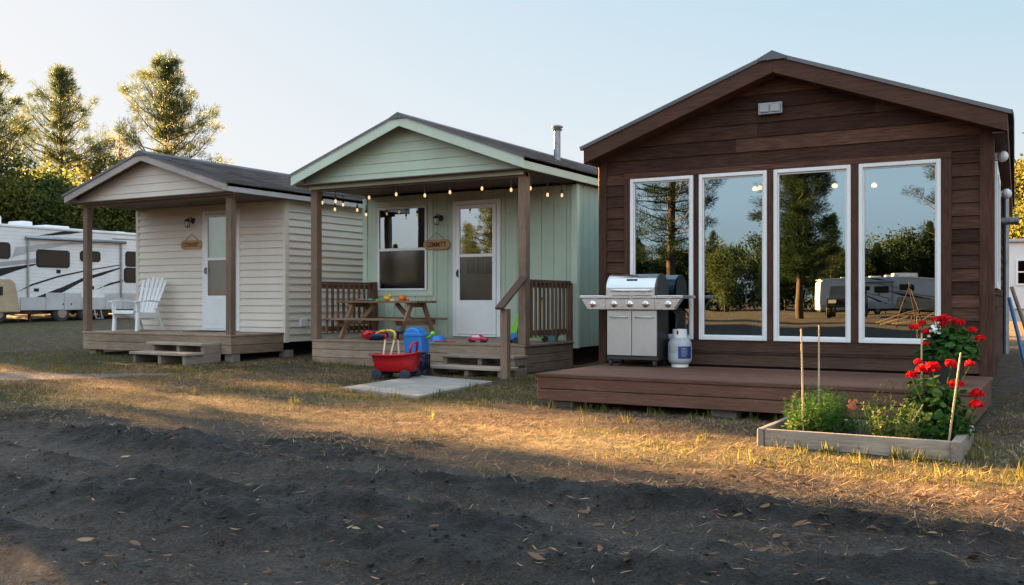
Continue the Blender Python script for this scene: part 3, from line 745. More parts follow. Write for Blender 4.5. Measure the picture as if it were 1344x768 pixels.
for i, (a, b) in enumerate(W4):
    wf = pane_frame('window', a+.001, b-.001, WZ0, WZ1, Y+.02, .034, .055, o, brown, M['white_vinyl'])
    g_ = MB(o); g_.box(a+.0355, b-.0355, Y-.014, Y-.004, WZ0+.0355, WZ0+.047); g_.box(a+.0355, b-.0355, Y-.014, Y-.004, WZ1-.047, WZ1-.0355)
    g_.box(a+.0355, a+.047, Y-.014, Y-.004, WZ0+.0475, WZ1-.0475); g_.box(b-.047, b-.0355, Y-.014, Y-.004, WZ0+.0475, WZ1-.0475)
    g_.build('glazing_bead', M['white_vinyl'], wf)
    MB(o).quad((a+.034, Y-.002, WZ0+.034), (b-.034, Y-.002, WZ0+.034), (b-.034, Y-.002, WZ1-.034), (a+.034, Y-.002, WZ1-.034)).build('pane', M['pane'], wf)
rf = roof(brown, o, rl, rr_, xc, zl, zc, Y-.22, YB+.2, .155, (M['brown_trim'], M['brown_trim']))
s_ = MB(o); s_.box(X1+.02, rr_-.02, Y-.19, YB, 2.225, 2.24); s_.box(rl+.02, X0-.02, Y-.19, YB, 2.225, 2.24)
s_.prism([(rl+.02, zl-.15), (xc, zc-.15), (xc, zc-.13), (rl+.02, zl-.13)], 'Y', Y-.198, Y-.02); s_.prism([(xc, zc-.15), (rr_-.02, zl-.15), (rr_-.02, zl-.13), (xc, zc-.13)], 'Y', Y-.198, Y-.02)
s_.build('soffit', M['brown_trim'], brown)
fl = MB(o).box(-2.49, -2.27, Y-.055, Y-.012, 2.575, 2.685).build('flood_light', M['galv'], brown, bevel=.006)
for a in (-2.475, -2.375): MB(o).box(a, a+.09, Y-.072, Y-.056, 2.592, 2.668)  .build('lens', M['lens'], fl, bevel=.006)
inn = MB(o); inn.box(X0+.03, X1-.03, Y+.06, 13.0, ZB-.02, ZB+.03); inn.box(X0+.03, X1-.03, Y+.06, 13.0, 2.26, 2.29)
inn.box(X0+.03, X1-.03, 13.0, 13.05, ZB+.03, 2.26); inn.box(X0+.02, X0+.03, Y+.06, 13.0, ZB, 2.29); inn.box(X1-.06, X1-.05, 10.7, 13.0, ZB, 2.29)
inn.build('room', M['interior'], brown)
for (x, y, z) in ((-3.30, 11.5, 2.22), (-3.24, 11.5, 2.225), (-2.36, 11.4, 2.19), (-1.91, 11.4, 2.17)):
    MB(o).lathe([(.001,-.03),(.028,-.026),(.036,0),(.02,.02),(.001,.03)], (x, y, z+.01), 14).build('ceiling_lamp', M['room_lamp'], brown, smooth=True)
cu = MB(o)
for k in range(16):   # a sheer curtain swept to the right of the second window
    z0_ = .56+k*.06; z1_ = z0_+.06; e = lambda z: -2.44 - .16*max(0, 1-((z-.5)/.95))**.55
    for j in range(6):
        f0, f1 = j/6, (j+1)/6
        xa, xb = e(z0_)+(-2.42-e(z0_))*f0, e(z0_)+(-2.42-e(z0_))*f1; xa2, xb2 = e(z1_)+(-2.42-e(z1_))*f0, e(z1_)+(-2.42-e(z1_))*f1
        cu.quad((xa, Y+.09+.012*(j%2), z0_), (xb, Y+.09+.012*((j+1)%2), z0_), (xb2, Y+.09+.012*((j+1)%2), z1_), (xa2, Y+.09+.012*(j%2), z1_), .5)
cu.build('curtain', M['curtain'], brown, smooth=True)
# right side: window with white trim, lamps under the eave, vent pipe
f = MB(o); xs = X1+.02
for (a, b, c, d) in ((9.06, 9.13, 1.0, 2.06), (9.86, 9.93, 1.0, 2.06), (10.55, 10.62, 1.0, 2.06)): f.box(X1-.02, xs+.02, a, b, c, d)
for (a, b) in ((9.13, 9.86), (9.93, 10.55)): f.box(X1-.02, xs+.018, a, b, 1.99, 2.06); f.box(X1-.02, xs+.018, a, b, 1.0, 1.06)
sf = f.build('side_window', M['white_vinyl'], brown, bevel=.003)
for (a, b) in ((9.13, 9.86), (9.93, 10.55)): MB(o).quad((xs-.01, a, 1.06), (xs-.01, b, 1.06), (xs-.01, b, 1.99), (xs-.01, a, 1.99)).build('pane', M['pane_dark'], sf)
for (x, y, z, r_) in ((X1+.07, 9.55, 2.16, .05), (X1+.085, 11.5, 2.02, .055)):
    MB(o).ball((x, y, z), (r_, r_*1.25, r_), 14).box(X1, x-.02, y-.03, y+.03, z-.03, z+.03).build('eave_lamp', M['white_plastic'], brown, smooth=False)
p_ = MB(o).tube([(X1-.01, 11.9, 1.76), (X1+.17, 11.9, 1.76)], .04, 14).tube([(X1+.07, 12.25, .3), (X1+.07, 12.25, 2.05)], .035, 12)
p_.lathe([(.001,0),(.048,0),(.048,.04),(.001,.04)], (0,0,0), 14, 'X'); n0 = len(p_.v)-14*4
p_.v[n0:] = [(q[0]+X1+.17, q[1]+11.9, q[2]+1.76) for q in p_.v[n0:]]
p_.build('vent_pipe', M['galv'], brown, smooth=False)
MB(o).box(X0+.1, X1-.1, Y+.08, YB-.1, -.05, ZB-.005).build('underfloor_box', M['dark'], brown)  # dark box added under the floor: blocks the sun, keeps the gap black

# the long side runs a little out of square with the gable end
for ob_ in [c for c in brown.children] + [g_ for c in brown.children for g_ in c.children]:
    me_ = ob_.data; c_ = np.zeros(len(me_.vertices)*3); me_.vertices.foreach_get('co', c_); c_ = c_.reshape(-1,3)
    dy_ = np.clip(c_[:,1]+o[1]-8.85, 0, None); c_[:,0] -= .043*dy_*np.clip((c_[:,0]+o[0]+2.3)/1.7, 0, 1.15)
    me_.vertices.foreach_set('co', c_.ravel()); me_.update()

# wooden platform in front of the brown cabin
od = (-2.25, 8.0, 0)
plat = thing('platform_deck', 'low reddish brown board deck in front of the four tall windows', 'deck', od)
deck(plat, od, -3.94, -.585, 7.25, 8.795, .28, 2, .098, M['deck_brown'], M['deck_brown_y'], .107, 'decking')
for (x, y) in ((-3.75, 7.42), (-2.35, 7.42), (-.8, 7.42), (-3.75, 8.6), (-2.35, 8.6), (-.8, 8.6)):
    MB(od).box(x-.1, x+.1, y-.08, y+.08, gz(x,y)-.05, .052).build('pier', M['block'], plat, bevel=.006)

# ================================================================== GREEN CABIN
o = (-7.46, 10.31, 0); X0, X1, Y, YB, ZB, YP = -9.31, -5.735, 11.65, 19.5, .27, 10.31
green = thing('cabin', 'sage green cabin with a flue pipe and bulbs strung under its porch roof', 'cabin', o)
rl, rr_, xc, zl, zc = -9.29, -5.64, -7.465, 2.60, 3.26
sl = (zc-zl)/(xc-rl)
DX0, DX1 = -7.69, -6.90
wall = MB(o)
vboard(wall, X0, X1, ZB, 2.44, .19, FRONT(Y), [(-9.0, -8.11, 1.04, 2.27), (DX0, DX1, .40, 2.31)])
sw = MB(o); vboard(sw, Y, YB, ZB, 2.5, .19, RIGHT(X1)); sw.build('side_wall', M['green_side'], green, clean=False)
wall.quad((X0, Y, ZB), (X0, YB, ZB), (X0, YB, 2.5), (X0, Y, 2.5)).quad((X0, YB, ZB), (X1, YB, ZB), (X1, YB, 2.5), (X0, YB, 2.5))
wall.build('wall', M['green'], green, clean=False)
pieces('corner_board', o, M['green_trim'], green, [(X0-.012, X0+.07, Y-.018, Y+.03, ZB-.01, 2.44), (X1-.07, X1+.016, Y-.018, Y-.0, ZB-.01, 2.44), (X1+.001, X1+.018, Y+.002, Y+.06, ZB-.01, 2.44)])
ga = MB(o); zg = 2.455
lap(ga, rl+.05, rr_-.05, zg, zc-.03, .125, FRONT(YP-.03), .012, (), lambda z: (xc-(zc-.03-z)/sl, xc+(zc-.03-z)/sl), seg=3.2)
ga.quad((rl+.12, YP-.03, zg), (rr_-.12, YP-.03, zg), (rr_-.12, YP+.06, zg), (rl+.12, YP+.06, zg))
ga.build('gable', M['green_h'], green, clean=False)
tr = MB(o).box(rl+.13, rr_-.13, YP-.05, YP-.031, zg-.035, zg+.05); tr.build('beam_board', M['green_trim'], green, bevel=.003)
cl_ = MB(o).box(rl+.03, rr_-.03, YP-.2, Y, 2.47, 2.482); cl_.box(rl+.12, rr_-.12, YP+.0, YP+.055, 2.40, 2.468); cl_.build('porch_ceiling', M['ceiling'], green)
rf = roof(green, o, rl, rr_, xc, zl, zc, YP-.27, YB+.2, .14, (M['green_trim'], M['green_trim']))
dr = MB(o)
for a, b in ((rl, xc), (xc, rr_)):
    za, zb = (zl, zc) if a == rl else (zc, zl)
    dr.prism([(a, za-.018), (b, zb-.018), (b, zb-.002), (a, za-.002)], 'Y', YP-.283, YP-.275)
dr.build('drip_edge', M['white_vinyl'], rf)
f_ = MB(o).lathe([(.09,0),(.055,.05),(.05,.06),(.05,.50),(.001,.5)], (-6.62, 12.8, 2.90), 18).lathe([(.001,.5),(.072,.5),(.078,.515),(.06,.53),(.001,.535)], (-6.62, 12.8, 2.90), 18)
f_.lathe([(.055,.545),(.085,.545),(.088,.56),(.05,.58),(.001,.582)], (-6.62, 12.8, 2.90), 18)
f_.build('flue_pipe', M['galv'], green, smooth=False)
# window with wide green casing
cs_ = pane_frame('window_casing', -9.13, -8.04, .96, 2.37, Y-.0005, .09, .016, o, green, M['green_trim'], .003)
wf = pane_frame('window', -9.03, -8.14, 1.04, 2.275, Y-.002, .032, .032, o, green, M['white_vinyl'])
MB(o).box(-8.998, -8.172, Y-.030, Y-.006, 1.625, 1.665).build('meeting_rail', M['white_vinyl'], wf, bevel=.003)
MB(o).quad((-8.998, Y-.014, 1.665), (-8.172, Y-.014, 1.665), (-8.172, Y-.014, 2.243), (-8.998, Y-.014, 2.243)).build('upper_pane', M['pane_small'], wf)
MB(o).quad((-8.998, Y-.010, 1.072), (-8.172, Y-.010, 1.072), (-8.172, Y-.010, 1.625), (-8.998, Y-.010, 1.625)).build('lower_pane', M['pane_dim'], wf)
rm = MB(o).box(X0+.05, X1-.05, Y+.08, 14.0, .35, .38); rm.box(X0+.05, X1-.05, 14.0, 14.03, .38, 2.4); rm.box(X0+.05, X1-.05, Y+.08, 14.0, 2.4, 2.42); rm.box(X0+.04, X0+.06, Y+.08, 14.0, .38, 2.4); rm.box(-7.9, -7.88, Y+.08, 14.0, .38, 2.4)
rm.build('room', M['interior'], green)
storm_door(green, o, DX0, DX1, .385, 2.31, Y, (DX0+.125, DX1-.125, .90, 2.19), 1.53, 1.28, 3)
wall_lamp(green, o, -7.90, Y, 2.08)
dk = deck(green, o, -9.15, -5.775, YP, Y-.02, .36, 3, .108, M['deck_grey'], M['deck_grey_y'])
for x in (-9.12, -5.815):
    MB(o).box(x-.055, x+.055, YP+.002, YP+.11, .362, 2.455).build('porch_post', M['post'], green, bevel=.005)
MB(o).box(-9.12, -9.03, Y-.12, Y-.02, .362, 1.17).build('rail_post', M['rail'], green, bevel=.004)
MB(o).box(-5.85, -5.78, Y-.09, Y-.02, .362, 1.13).build('rail_post', M['rail'], green, bevel=.004)
baluster_side(green, o, -9.085, YP+.112, Y-.122, .46, 1.16, 9)
baluster_side(green, o, -5.82, YP+.112, Y-.092, .46, 1.155, 10)
piers(green, o, [(-9.05, YP+.12), (-5.9, YP+.12), (-5.86, Y-.1), (-5.85, 14.5)], .04)
MB(o).box(X0+.15, X1-.12, Y+.1, YB-.1, -.05, ZB+.1).build('underfloor_box', M['dark'], green)  # added dark block below the floor so no sun shines through
# steps up to the green porch
os_ = (-6.3, 10.0, 0)
stp = thing('porch_steps', 'two-tread wooden steps leading to the sage green porch', 'steps', os_)
for (a, b, y0, y1, z) in ((-6.78, -5.66, 9.67, 9.97, .115), (-6.80, -5.72, 9.97, 10.29, .235)):
    MB(os_).box(a, b, y0-.02, y1, z-.035, z).build('tread', M['grey_wood'], stp, bevel=.004)
for x in (-6.72, -6.22, -5.76):
    q = MB(os_); q.box(x-.03, x+.03, 9.69, 10.29, -.02, .079); q.box(x-.03, x+.03, 9.99, 10.29, .116, .199)
    q.build('stringer', M['grey_wood_y'], stp, bevel=.004)
oh = (-5.66, 9.9, 0)
hr = thing('handrail', 'sloping wooden handrail on a post beside the sage green porch steps', 'handrail', oh)
MB(oh).box(-5.70, -5.61, 9.60, 9.69, gz(-5.65,9.65)-.04, .80).build('post', M['post'], hr, bevel=.005)
MB(oh).bar((-5.665, 9.52, .805), (-5.79, 10.32, 1.175), .10, .035, (1,.15,0)).build('rail', M['rail_y'], hr, bevel=.004)

# ================================================================== BEIGE CABIN
o = (-11.75, 9.78, 0); X0, X1, Y, YB, ZB, YP = -13.40, -10.15, 10.85, 16.5, .28, 9.78
beige = thing('cabin', 'beige vinyl-sided cabin with a small porch and a white chair on it', 'cabin', o)
rl, rr_, xc, zl, zc = -13.44, -9.98, -11.71, 2.50, 3.035
sl = (zc-zl)/(xc-rl)
DX0, DX1 = -11.86, -11.06
wall = MB(o)
lap(wall, X0, X1, ZB, 2.42, .108, FRONT(Y), .020, [(DX0, DX1, .44, 2.30)])
lap(wall, Y, YB, ZB, 2.44, .108, RIGHT(X1), .022)
wall.quad((X0, Y, ZB), (X0, YB, ZB), (X0, YB, 2.44), (X0, Y, 2.44)).quad((X0, YB, ZB), (X1, YB, ZB), (X1, YB, 2.44), (X0, YB, 2.44))
wall.build('wall', M['vinyl'], beige, clean=False)
pieces('corner_trim', o, M['vinyl_trim'], beige, [(X0-.02, X0+.05, Y-.02, Y+.03, ZB-.01, 2.40), (X1-.045, X1+.02, Y-.02, Y-.001, ZB-.01, 2.40), (X1+.001, X1+.021, Y+.001, Y+.07, ZB-.01, 2.40)])
ga = MB(o); zg = 2.375
lap(ga, rl+.03, rr_-.03, zg, zc-.03, .118, FRONT(YP-.03), .012, (), lambda z: (xc-(zc-.03-z)/sl, xc+(zc-.03-z)/sl))
ga.quad((rl+.08, YP-.03, zg), (rr_-.08, YP-.03, zg), (rr_-.08, YP+.06, zg), (rl+.08, YP+.06, zg))
ga.build('gable', M['vinyl'], beige, clean=False)
cl_ = MB(o).box(rl+.03, rr_-.03, YP-.18, Y, 2.385, 2.397); cl_.box(rl+.12, rr_-.12, YP+.0, YP+.055, 2.33, 2.383); cl_.build('porch_ceiling', M['ceiling'], beige)
roof(beige, o, rl, rr_, xc, zl, zc, YP-.25, YB+.2, .115, (M['fascia_wood'], M['fascia_pale']))
storm_door(beige, o, DX0, DX1, .425, 2.30, Y, (DX0+.125, DX1-.125, .97, 2.19), 1.54, 1.36, 0, glass_='pane_curtained', behind='door_curtain')
wall_lamp(beige, o, -12.08, Y, 2.15, .85)
deck(beige, o, -13.34, -10.16, YP, Y-.02, .42, 2, .125, M['deck_grey'], M['deck_grey_y'], .12)
for x in (-13.29, -10.21):
    MB(o).box(x-.05, x+.05, YP+.002, YP+.1, .422, 2.376).build('porch_post', M['post'], beige, bevel=.005)
piers(beige, o, [(-13.2, YP+.14), (-10.25, YP+.12), (-10.22, Y+.1), (-10.25, 13.5), (-10.25, 16.2)], .155, .15)
MB(o).box(X1+.0, X1+.04, 11.15, 11.29, .50, .62).build('outlet_box', M['white_plastic'], beige, bevel=.005)
MB(o).box(X0+.15, X1-.35, Y+.1, YB-.1, -.05, ZB+.1).build('underfloor_box', M['dark'], beige)  # added dark block under the floor, stands in for the deep shade there
MB(o).box(DX0+.0, DX1-.1, Y-.42, Y-.06, .4215, .432).build('door_mat', M['rubber'], beige)
os_ = (-11.0, 9.5, 0)
stp = thing('porch_steps', 'two-tread weathered steps below the beige porch', 'steps', os_)
for (a, b, y0, y1, z) in ((-11.42, -10.30, 9.12, 9.44, .185), (-11.46, -10.34, 9.44, 9.77, .305)):
    MB(os_).box(a, b, y0-.02, y1, z-.035, z).build('tread', M['grey_wood'], stp, bevel=.004)
for x in (-11.36, -10.85, -10.37):
    q = MB(os_); q.box(x-.03, x+.03, 9.14, 9.77, gz(x,9.4)-.03, .149); q.box(x-.03, x+.03, 9.46, 9.77, .1505, .269)
    q.build('stringer', M['grey_wood_y'], stp, bevel=.004)

# ------------------------------------------------------------------ hanging name signs
def name_sign(x, y, z, w_, h_, txt, label):
    ob = thing('name_sign', label, 'sign', (x, y, z), 0, 'carved name signs by the cabin doors')
    poly = []
    for k in range(9): a = PI/2+PI*k/8; poly.append((-w_/2+h_/2+h_/2*math.cos(a), h_/2*math.sin(a)))
    for k in range(9): a = -PI/2+PI*k/8; poly.append((w_/2-h_/2+h_/2*math.cos(a), h_/2*math.sin(a)))
    MB().prism(poly, 'Y', -.022, -.004).build('board', M['sign'], ob, bevel=.003)
    text_mesh(txt, h_*.52, 'lettering', M['ink'], ob, (0, -.0225, 0), .0015, w_*.74, .018)
    MB().tube([(-w_*.3, -.008, h_*.5), (0, -.014, h_*.5+.10), (w_*.3, -.008, h_*.5)], .0035, 6).build('wire', M['wire'], ob)
name_sign(-7.96, 11.65-.02, 1.70, .46, .145, 'GEMMITT', 'rounded wooden name sign hung on the sage green wall by the door')
name_sign(-12.10, 10.85-.016, 1.775, .48, .14, 'CONNORT', 'rounded wooden name sign hung on the beige siding by the door')
# ================================================================== GRILL
oG = (-3.58, 8.43, .28)
gr = thing('gas_grill', 'stainless steel gas grill with five knobs standing on the brown platform deck', 'grill', oG)
G = MB()
G.box(-.25, .25, .012, .30, .10, .53); G.box(-.252, .252, .004, .31, .062, .098)
G.build('cabinet', M['grill_dark'], gr, bevel=.004)
for x0, x1 in ((-.248, -.003), (.003, .248)):
    d = MB().box(x0, x1, -.006, .011, .102, .526).build('cabinet_door', M['steel_v'], gr, bevel=.004)
    c = (x0+x1)/2
    MB().tube([(c-.09, -.007, .462), (c-.085, -.024, .462), (c+.085, -.024, .462), (c+.09, -.007, .462)], .006, 8).build('door_handle', M['chrome'], d, smooth=True)
cp = MB().prism([(-.43, .532), (.43, .532), (.50, .632), (-.50, .632)], 'Y', -.045, .02)
pan = cp.build('control_panel', M['steel'], gr, bevel=.003)
for x in (-.245, .245): MB().box(x-.0012, x+.0012, -.0462, -.0445, .534, .63).build('panel_seam', M['grill_dark'], pan)
for x in (-.38, -.16, -.0, .155, .375):
    k = MB().lathe([(.001,0),(.031,0),(.031,-.006),(.023,-.010),(.021,-.034),(.001,-.036)], (x, -.046, .583), 18, 'Y')
    k.box(x-.004, x+.004, -.096, -.082, .563, .603)
    k.build('knob', M['chrome'], gr, smooth=False)
for x0, x1 in ((-.515, -.262), (.262, .515)):
    MB().box(x0, x1, -.05, .30, .634, .664).build('side_shelf', M['steel'], gr, bevel=.005)
MB().box(-.260, .260, -.05, .30, .634, .662).build('firebox_rim', M['steel'], gr, bevel=.004)
prof = [(-.02,.666)]
for k in range(13): a = PI*.93 - (PI*.93)*k/12*.86; prof.append((.135+.158*math.cos(a), .70+.165*math.sin(a)))
prof += [(.295,.666)]
lid = MB().prism(prof, 'X', -.236, .236).build('lid', M['steel'], gr)
for x0, x1 in ((-.254, -.2365), (.2365, .254)):
    MB().prism([(y*1.0, z+(.004 if z > .68 else 0)) for y, z in prof], 'X', x0, x1).build('lid_end', M['grill_dark'] if x0 > 0 else M['steel'], lid, bevel=.004)
MB().tube([(-.2, -.0, .715), (-.195, -.05, .71), (.195, -.05, .71), (.2, -.0, .715)], .010, 10).build('lid_handle', M['chrome'], lid, smooth=True)
th = MB().lathe([(.001,0),(.03,0),(.03,.008),(.001,.009)], (0,0,0), 18, 'Z', None, 1.3, .75)
th.xf(Matrix.Translation((.02, .050, .8385)) @ Matrix.Rotation(R(122.6), 4, 'X')); th.build('thermometer', M['chrome'], lid)
b_ = MB().box(-.075, .03, -.001, .002, -.008, .008); b_.xf(Matrix.Translation((.02, .013, .811)) @ Matrix.Rotation(R(-41), 4, 'X')); b_.build('badge', M['black'], lid)
for x in (-.22, .22):
    for y in (.03, .28):
        c = MB().lathe([(.001,-.014),(.026,-.014),(.03,-.008),(.03,.008),(.026,.014),(.001,.014)], (x, y, .030), 16, 'X')
        c.box(x-.018, x+.018, y-.012, y+.012, .045, .063); c.build('caster', M['rubber'], gr)
# propane tank
oT = (-3.185, 8.64, .28)
tk = thing('propane_tank', 'white propane cylinder with a blue label beside the gas grill', 'gas tank', oT)
pr = [(.001,.012),(.07,.012)] + [(.04+.082*math.cos(a), .085+.07*math.sin(a)) for a in np.linspace(-PI/2, 0, 7)] + [(.123,.14),(.122,.145),(.1235,.15)] + [(.04+.082*math.cos(a), .225+.085*math.sin(a)) for a in np.linspace(0, PI/2, 8)] + [(.001,.312)]
MB().lathe(pr, (0,0,0), 32).build('cylinder', M['tank_white'], tk, smooth=True)
MB().lathe([(.085,0),(.088,0),(.088,.03),(.085,.03)], (0,0,0), 28).build('foot_ring', M['white_plastic'], tk)
cr = MB(); n_ = 22
for k in range(n_):
    a0, a1 = 2*PI*k/n_, 2*PI*(k+1)/n_
    holes = k % 7 == 2
    for z0, z1 in (((.30,.335),(.375,.39)) if holes else ((.30,.39),)):
        v = [(r_*math.cos(a), r_*math.sin(a), z) for r_ in (.070, .074) for z in (z0, z1) for a in (a0, a1)]
        cr.add(v, [(0,1,3,2),(4,6,7,5),(0,2,6,4),(1,5,7,3),(2,3,7,6),(0,4,5,1)], .5)
cr.build('collar', M['white_plastic'], tk)
MB().tube([(0,0,.31),(0,0,.36)], .016, 10).lathe([(.001,.36),(.026,.36),(.026,.375),(.001,.376)], (0,0,0), 12).box(-.045, .0, -.012, .012, .325, .345).build('valve', M['galv'], tk)
lb = MB()
for k in range(8):
    a0 = R(-78)+R(9)*k; a1 = a0+R(9); r_ = .1245
    lb.quad((r_*math.cos(a0), r_*math.sin(a0), .09), (r_*math.cos(a1), r_*math.sin(a1), .09), (r_*math.cos(a1), r_*math.sin(a1), .215), (r_*math.cos(a0), r_*math.sin(a0), .215), .5)
lbl = lb.build('label', M['navy_label'], tk)
lb = MB(); r_ = .1252
for z, a0, a1, h_ in ((.185,-62,-36,.012), (.165,-64,-30,.007), (.15,-62,-34,.006), (.135,-64,-28,.006), (.115,-60,-40,.008)):
    for k in range(5):
        p, q = R(a0+(a1-a0)*k/5), R(a0+(a1-a0)*(k+.8)/5)
        lb.quad((r_*math.cos(p), r_*math.sin(p), z), (r_*math.cos(q), r_*math.sin(q), z), (r_*math.cos(q), r_*math.sin(q), z+h_), (r_*math.cos(p), r_*math.sin(p), z+h_), .5)
lb.build('small_print', M['rv_silver'], lbl)
MB().tube([(-.02,-.0,.345),(-.05,.01,.42),(-.03,.02,.50),(-.06,.02,.56),(-.12,.0,.60)], .008, 7).build('gas_hose', M['black'], tk, smooth=True)

tk.scale = (.9,.9,.9)
# ================================================================== PICNIC TABLE
oP = (-8.36, 10.95, .36)
pt = thing('picnic_table', 'brown wooden picnic table with fixed benches on the sage green porch', 'table', oP)
T_ = MB()
for k in range(4): y0 = -.235+k*.118; T_.box(-.70, .70, y0, y0+.113, .50, .53)
T_.build('table_top', M['table_wood'], pt, bevel=.004)
for y in (-.44, .44):
    T_ = MB(); T_.box(-.70, .70, y-.065, y-.002, .262, .292); T_.box(-.70, .70, y+.002, y+.065, .262, .292)
    T_.build('bench', M['table_wood'], pt, bevel=.004)
for x in (-.50, .50):
    MB().box(x-.018, x+.018, -.47, .47, .195, .261).build('bench_support', M['table_wood'], pt, bevel=.003)
    MB().box(x-.018, x+.018, -.21, .21, .44, .499).build('top_support', M['table_wood'], pt, bevel=.003)
    for s_ in (-1, 1):
        MB().bar((x+.037, s_*.42, .0), (x+.037, s_*.14, .497), .034, .075, (1,0,0)).build('leg', M['table_wood'], pt, bevel=.003)
    MB().bar((x-.02*np.sign(x), 0, .215), (x*.36, 0, .495), .034, .06, (0,1,0)).build('brace', M['table_wood'], pt, bevel=.003)
# toys on the table
tz = .36+.531
def small(name, label, cat, loc, rz=0, group='toys on the porch'):
    return thing(name, label, cat, loc, rz, group)
t_ = small('toy_plate', 'flat teal green toy mat lying on the picnic table', 'toy', (-8.55, 10.80, tz), .2)
MB().lathe([(.001,0),(.09,0),(.13,.012),(.128,.016),(.088,.006),(.001,.006)], (0,0,0), 20, 'Z', None, 1.5, .7).build('dish', M['teal'], t_, smooth=False)
MB().ball((.03,0,.015), (.035,.03,.018), 10).build('moulded_figure', M['teal'], t_, smooth=True)
t_ = small('toy_duck', 'yellow rounded toy on the picnic table beside the orange one', 'toy', (-8.24, 10.82, tz))
MB().ball((0,0,.035), (.07,.045,.037), 14).build('body', M['yellow'], t_, smooth=True); MB().ball((.055,-.005,.068), .030, 12).build('head', M['yellow'], t_, smooth=True)
MB().lathe([(.014,0),(.002,.03)], (.08,-.01,.066), 8, 'X').build('beak', M['orange'], t_)
t_ = small('toy_pot', 'orange toy pot on the picnic table near its right end', 'toy', (-8.00, 10.84, tz))
MB().lathe([(.001,0),(.04,0),(.052,.03),(.05,.06),(.038,.075),(.034,.075),(.04,.055),(.001,.01)], (0,0,0), 18).build('pot', M['orange'], t_, smooth=True)
MB().tube([(.05,0,.055),(.075,0,.05),(.075,0,.025),(.05,0,.02)], .007, 8).build('handle', M['orange'], t_, smooth=True)
for x, y, c, s_, l in ((-8.75, 10.86, 'pink', .03, 'small pinkish red block on the left end of the picnic table'), (-8.66, 10.80, 'orange', .022, 'tiny orange block on the picnic table next to the pink block'), (-8.36, 10.76, 'lime', .02, 'little lime green block on the picnic table in front of the yellow toy'), (-8.10, 10.76, 'cream', .026, 'cream coloured block between the yellow and the orange toy'), (-7.88, 10.80, 'pink', .02, 'small red block at the right end of the picnic table')):
    t_ = small('toy_block', l, 'toy', (x, y, tz), random.uniform(0,1))
    MB().box(-s_*1.3, s_*1.3, -s_, s_, 0, s_*.9).build('brick', M[c], t_, bevel=.003)
    q = MB(); [q.lathe([(.001,0),(s_*.32,0),(s_*.32,s_*.25),(.001,s_*.25)], (xx, 0, s_*.9), 10) for xx in (-s_*.6,)]; q.build('stud', M[c], t_)
    q = MB(); q.lathe([(.001,0),(s_*.32,0),(s_*.32,s_*.25),(.001,s_*.25)], (s_*.6, 0, s_*.9), 10); q.build('stud', M[c], t_)
# things on the porch boards
t_ = small('toy_bowl', 'upturned blue plastic bowl on the porch boards right of the picnic table', 'toy', (-7.17, 10.50, .36))
MB().lathe([(.10,0),(.105,0),(.10,.02),(.082,.07),(.07,.082),(.001,.085)], (0,0,0), 22).build('bowl', M['blue'], t_, smooth=True)
MB().lathe([(.100,.0),(.116,.0),(.116,.012),(.100,.012)], (0,0,0), 22).build('rim', M['blue'], t_)
t_ = small('toy_shovel', 'small red toy spade lying flat on the porch boards by the blue bowl', 'toy', (-7.02, 10.42, .36), .4)
MB().tube([(-.13,0,.012),(.03,0,.012)], .008, 8).build('shaft', M['red'], t_); MB().prism([(.03,-.012),(.06,-.04),(.13,-.035),(.15,0),(.13,.035),(.06,.04),(.03,.012)], 'Z', .004, .012).build('blade', M['red'], t_)
t_ = small('toy_car', 'pinkish red toy car on the porch boards in front of the white storm door', 'toy', (-6.60, 10.56, .36), .15)
MB().prism([(-.13,.022),(.13,.022),(.135,.055),(.07,.065),(.035,.10),(-.055,.10),(-.085,.068),(-.135,.06)], 'Y', -.05, .05).build('body', M['pink'], t_, bevel=.008)
MB().prism([(-.07,.068),(.055,.066),(.03,.095),(-.05,.095)], 'Y', -.0515, .0515).build('cabin_glass', M['white_plastic'], t_)
for x in (-.08, .08):
    for y in (-.05, .05): MB().lathe([(.001,-.012),(.024,-.012),(.024,.012),(.001,.012)], (x, y, .024), 14, 'Y').build('wheel', M['rubber'], t_)
t_ = small('toy_mower', 'lime green push toy with blue base leaning by the right porch post', 'toy', (-6.07, 10.62, .36), .1)
MB().prism([(-.11,.06),(.0,.06),(.125,.50),(.085,.52)], 'Y', -.03, .03).build('shield', M['lime'], t_, bevel=.006)
MB().prism([(-.14,.035),(.06,.035),(.05,.10),(-.02,.135),(-.11,.10)], 'Y', -.06, .06).build('base', M['blue'], t_, bevel=.012)
MB().tube([(.10,0,.50),(.13,0,.60),(.10,0,.63)], .012, 8).build('handle', M['pink'], t_, smooth=True)
for x in (-.10, .03):
    for y in (-.075, .075): MB().lathe([(.001,-.012),(.038,-.012),(.038,.012),(.001,.012)], (x, y, .039), 16, 'Y').build('wheel', M['rubber'], t_)
t_ = small('toy_scooter', 'yellow and black toy scooter standing behind the right porch railing', 'toy', (-6.02, 10.98, .36), .35)
MB().box(-.16, .14, -.035, .035, .05, .066).build('foot_board', M['lime'], t_, bevel=.006)
MB().tube([(.14,0,.06),(.115,0,.56)], .014, 8).build('steering_tube', M['yellow'], t_, smooth=True); MB().tube([(.115,-.13,.56),(.115,.13,.56)], .013, 8).build('handlebar', M['black'], t_, smooth=True)
for x in (-.17, .15): MB().lathe([(.001,-.014),(.042,-.014),(.042,.014),(.001,.014)], (x, 0, .042), 16, 'Y').build('wheel', M['black'], t_)
t_ = small('plastic_tub', 'pale teal plastic tub on the deck behind the right railing', 'tub', (-5.93, 11.25, .36), .2)
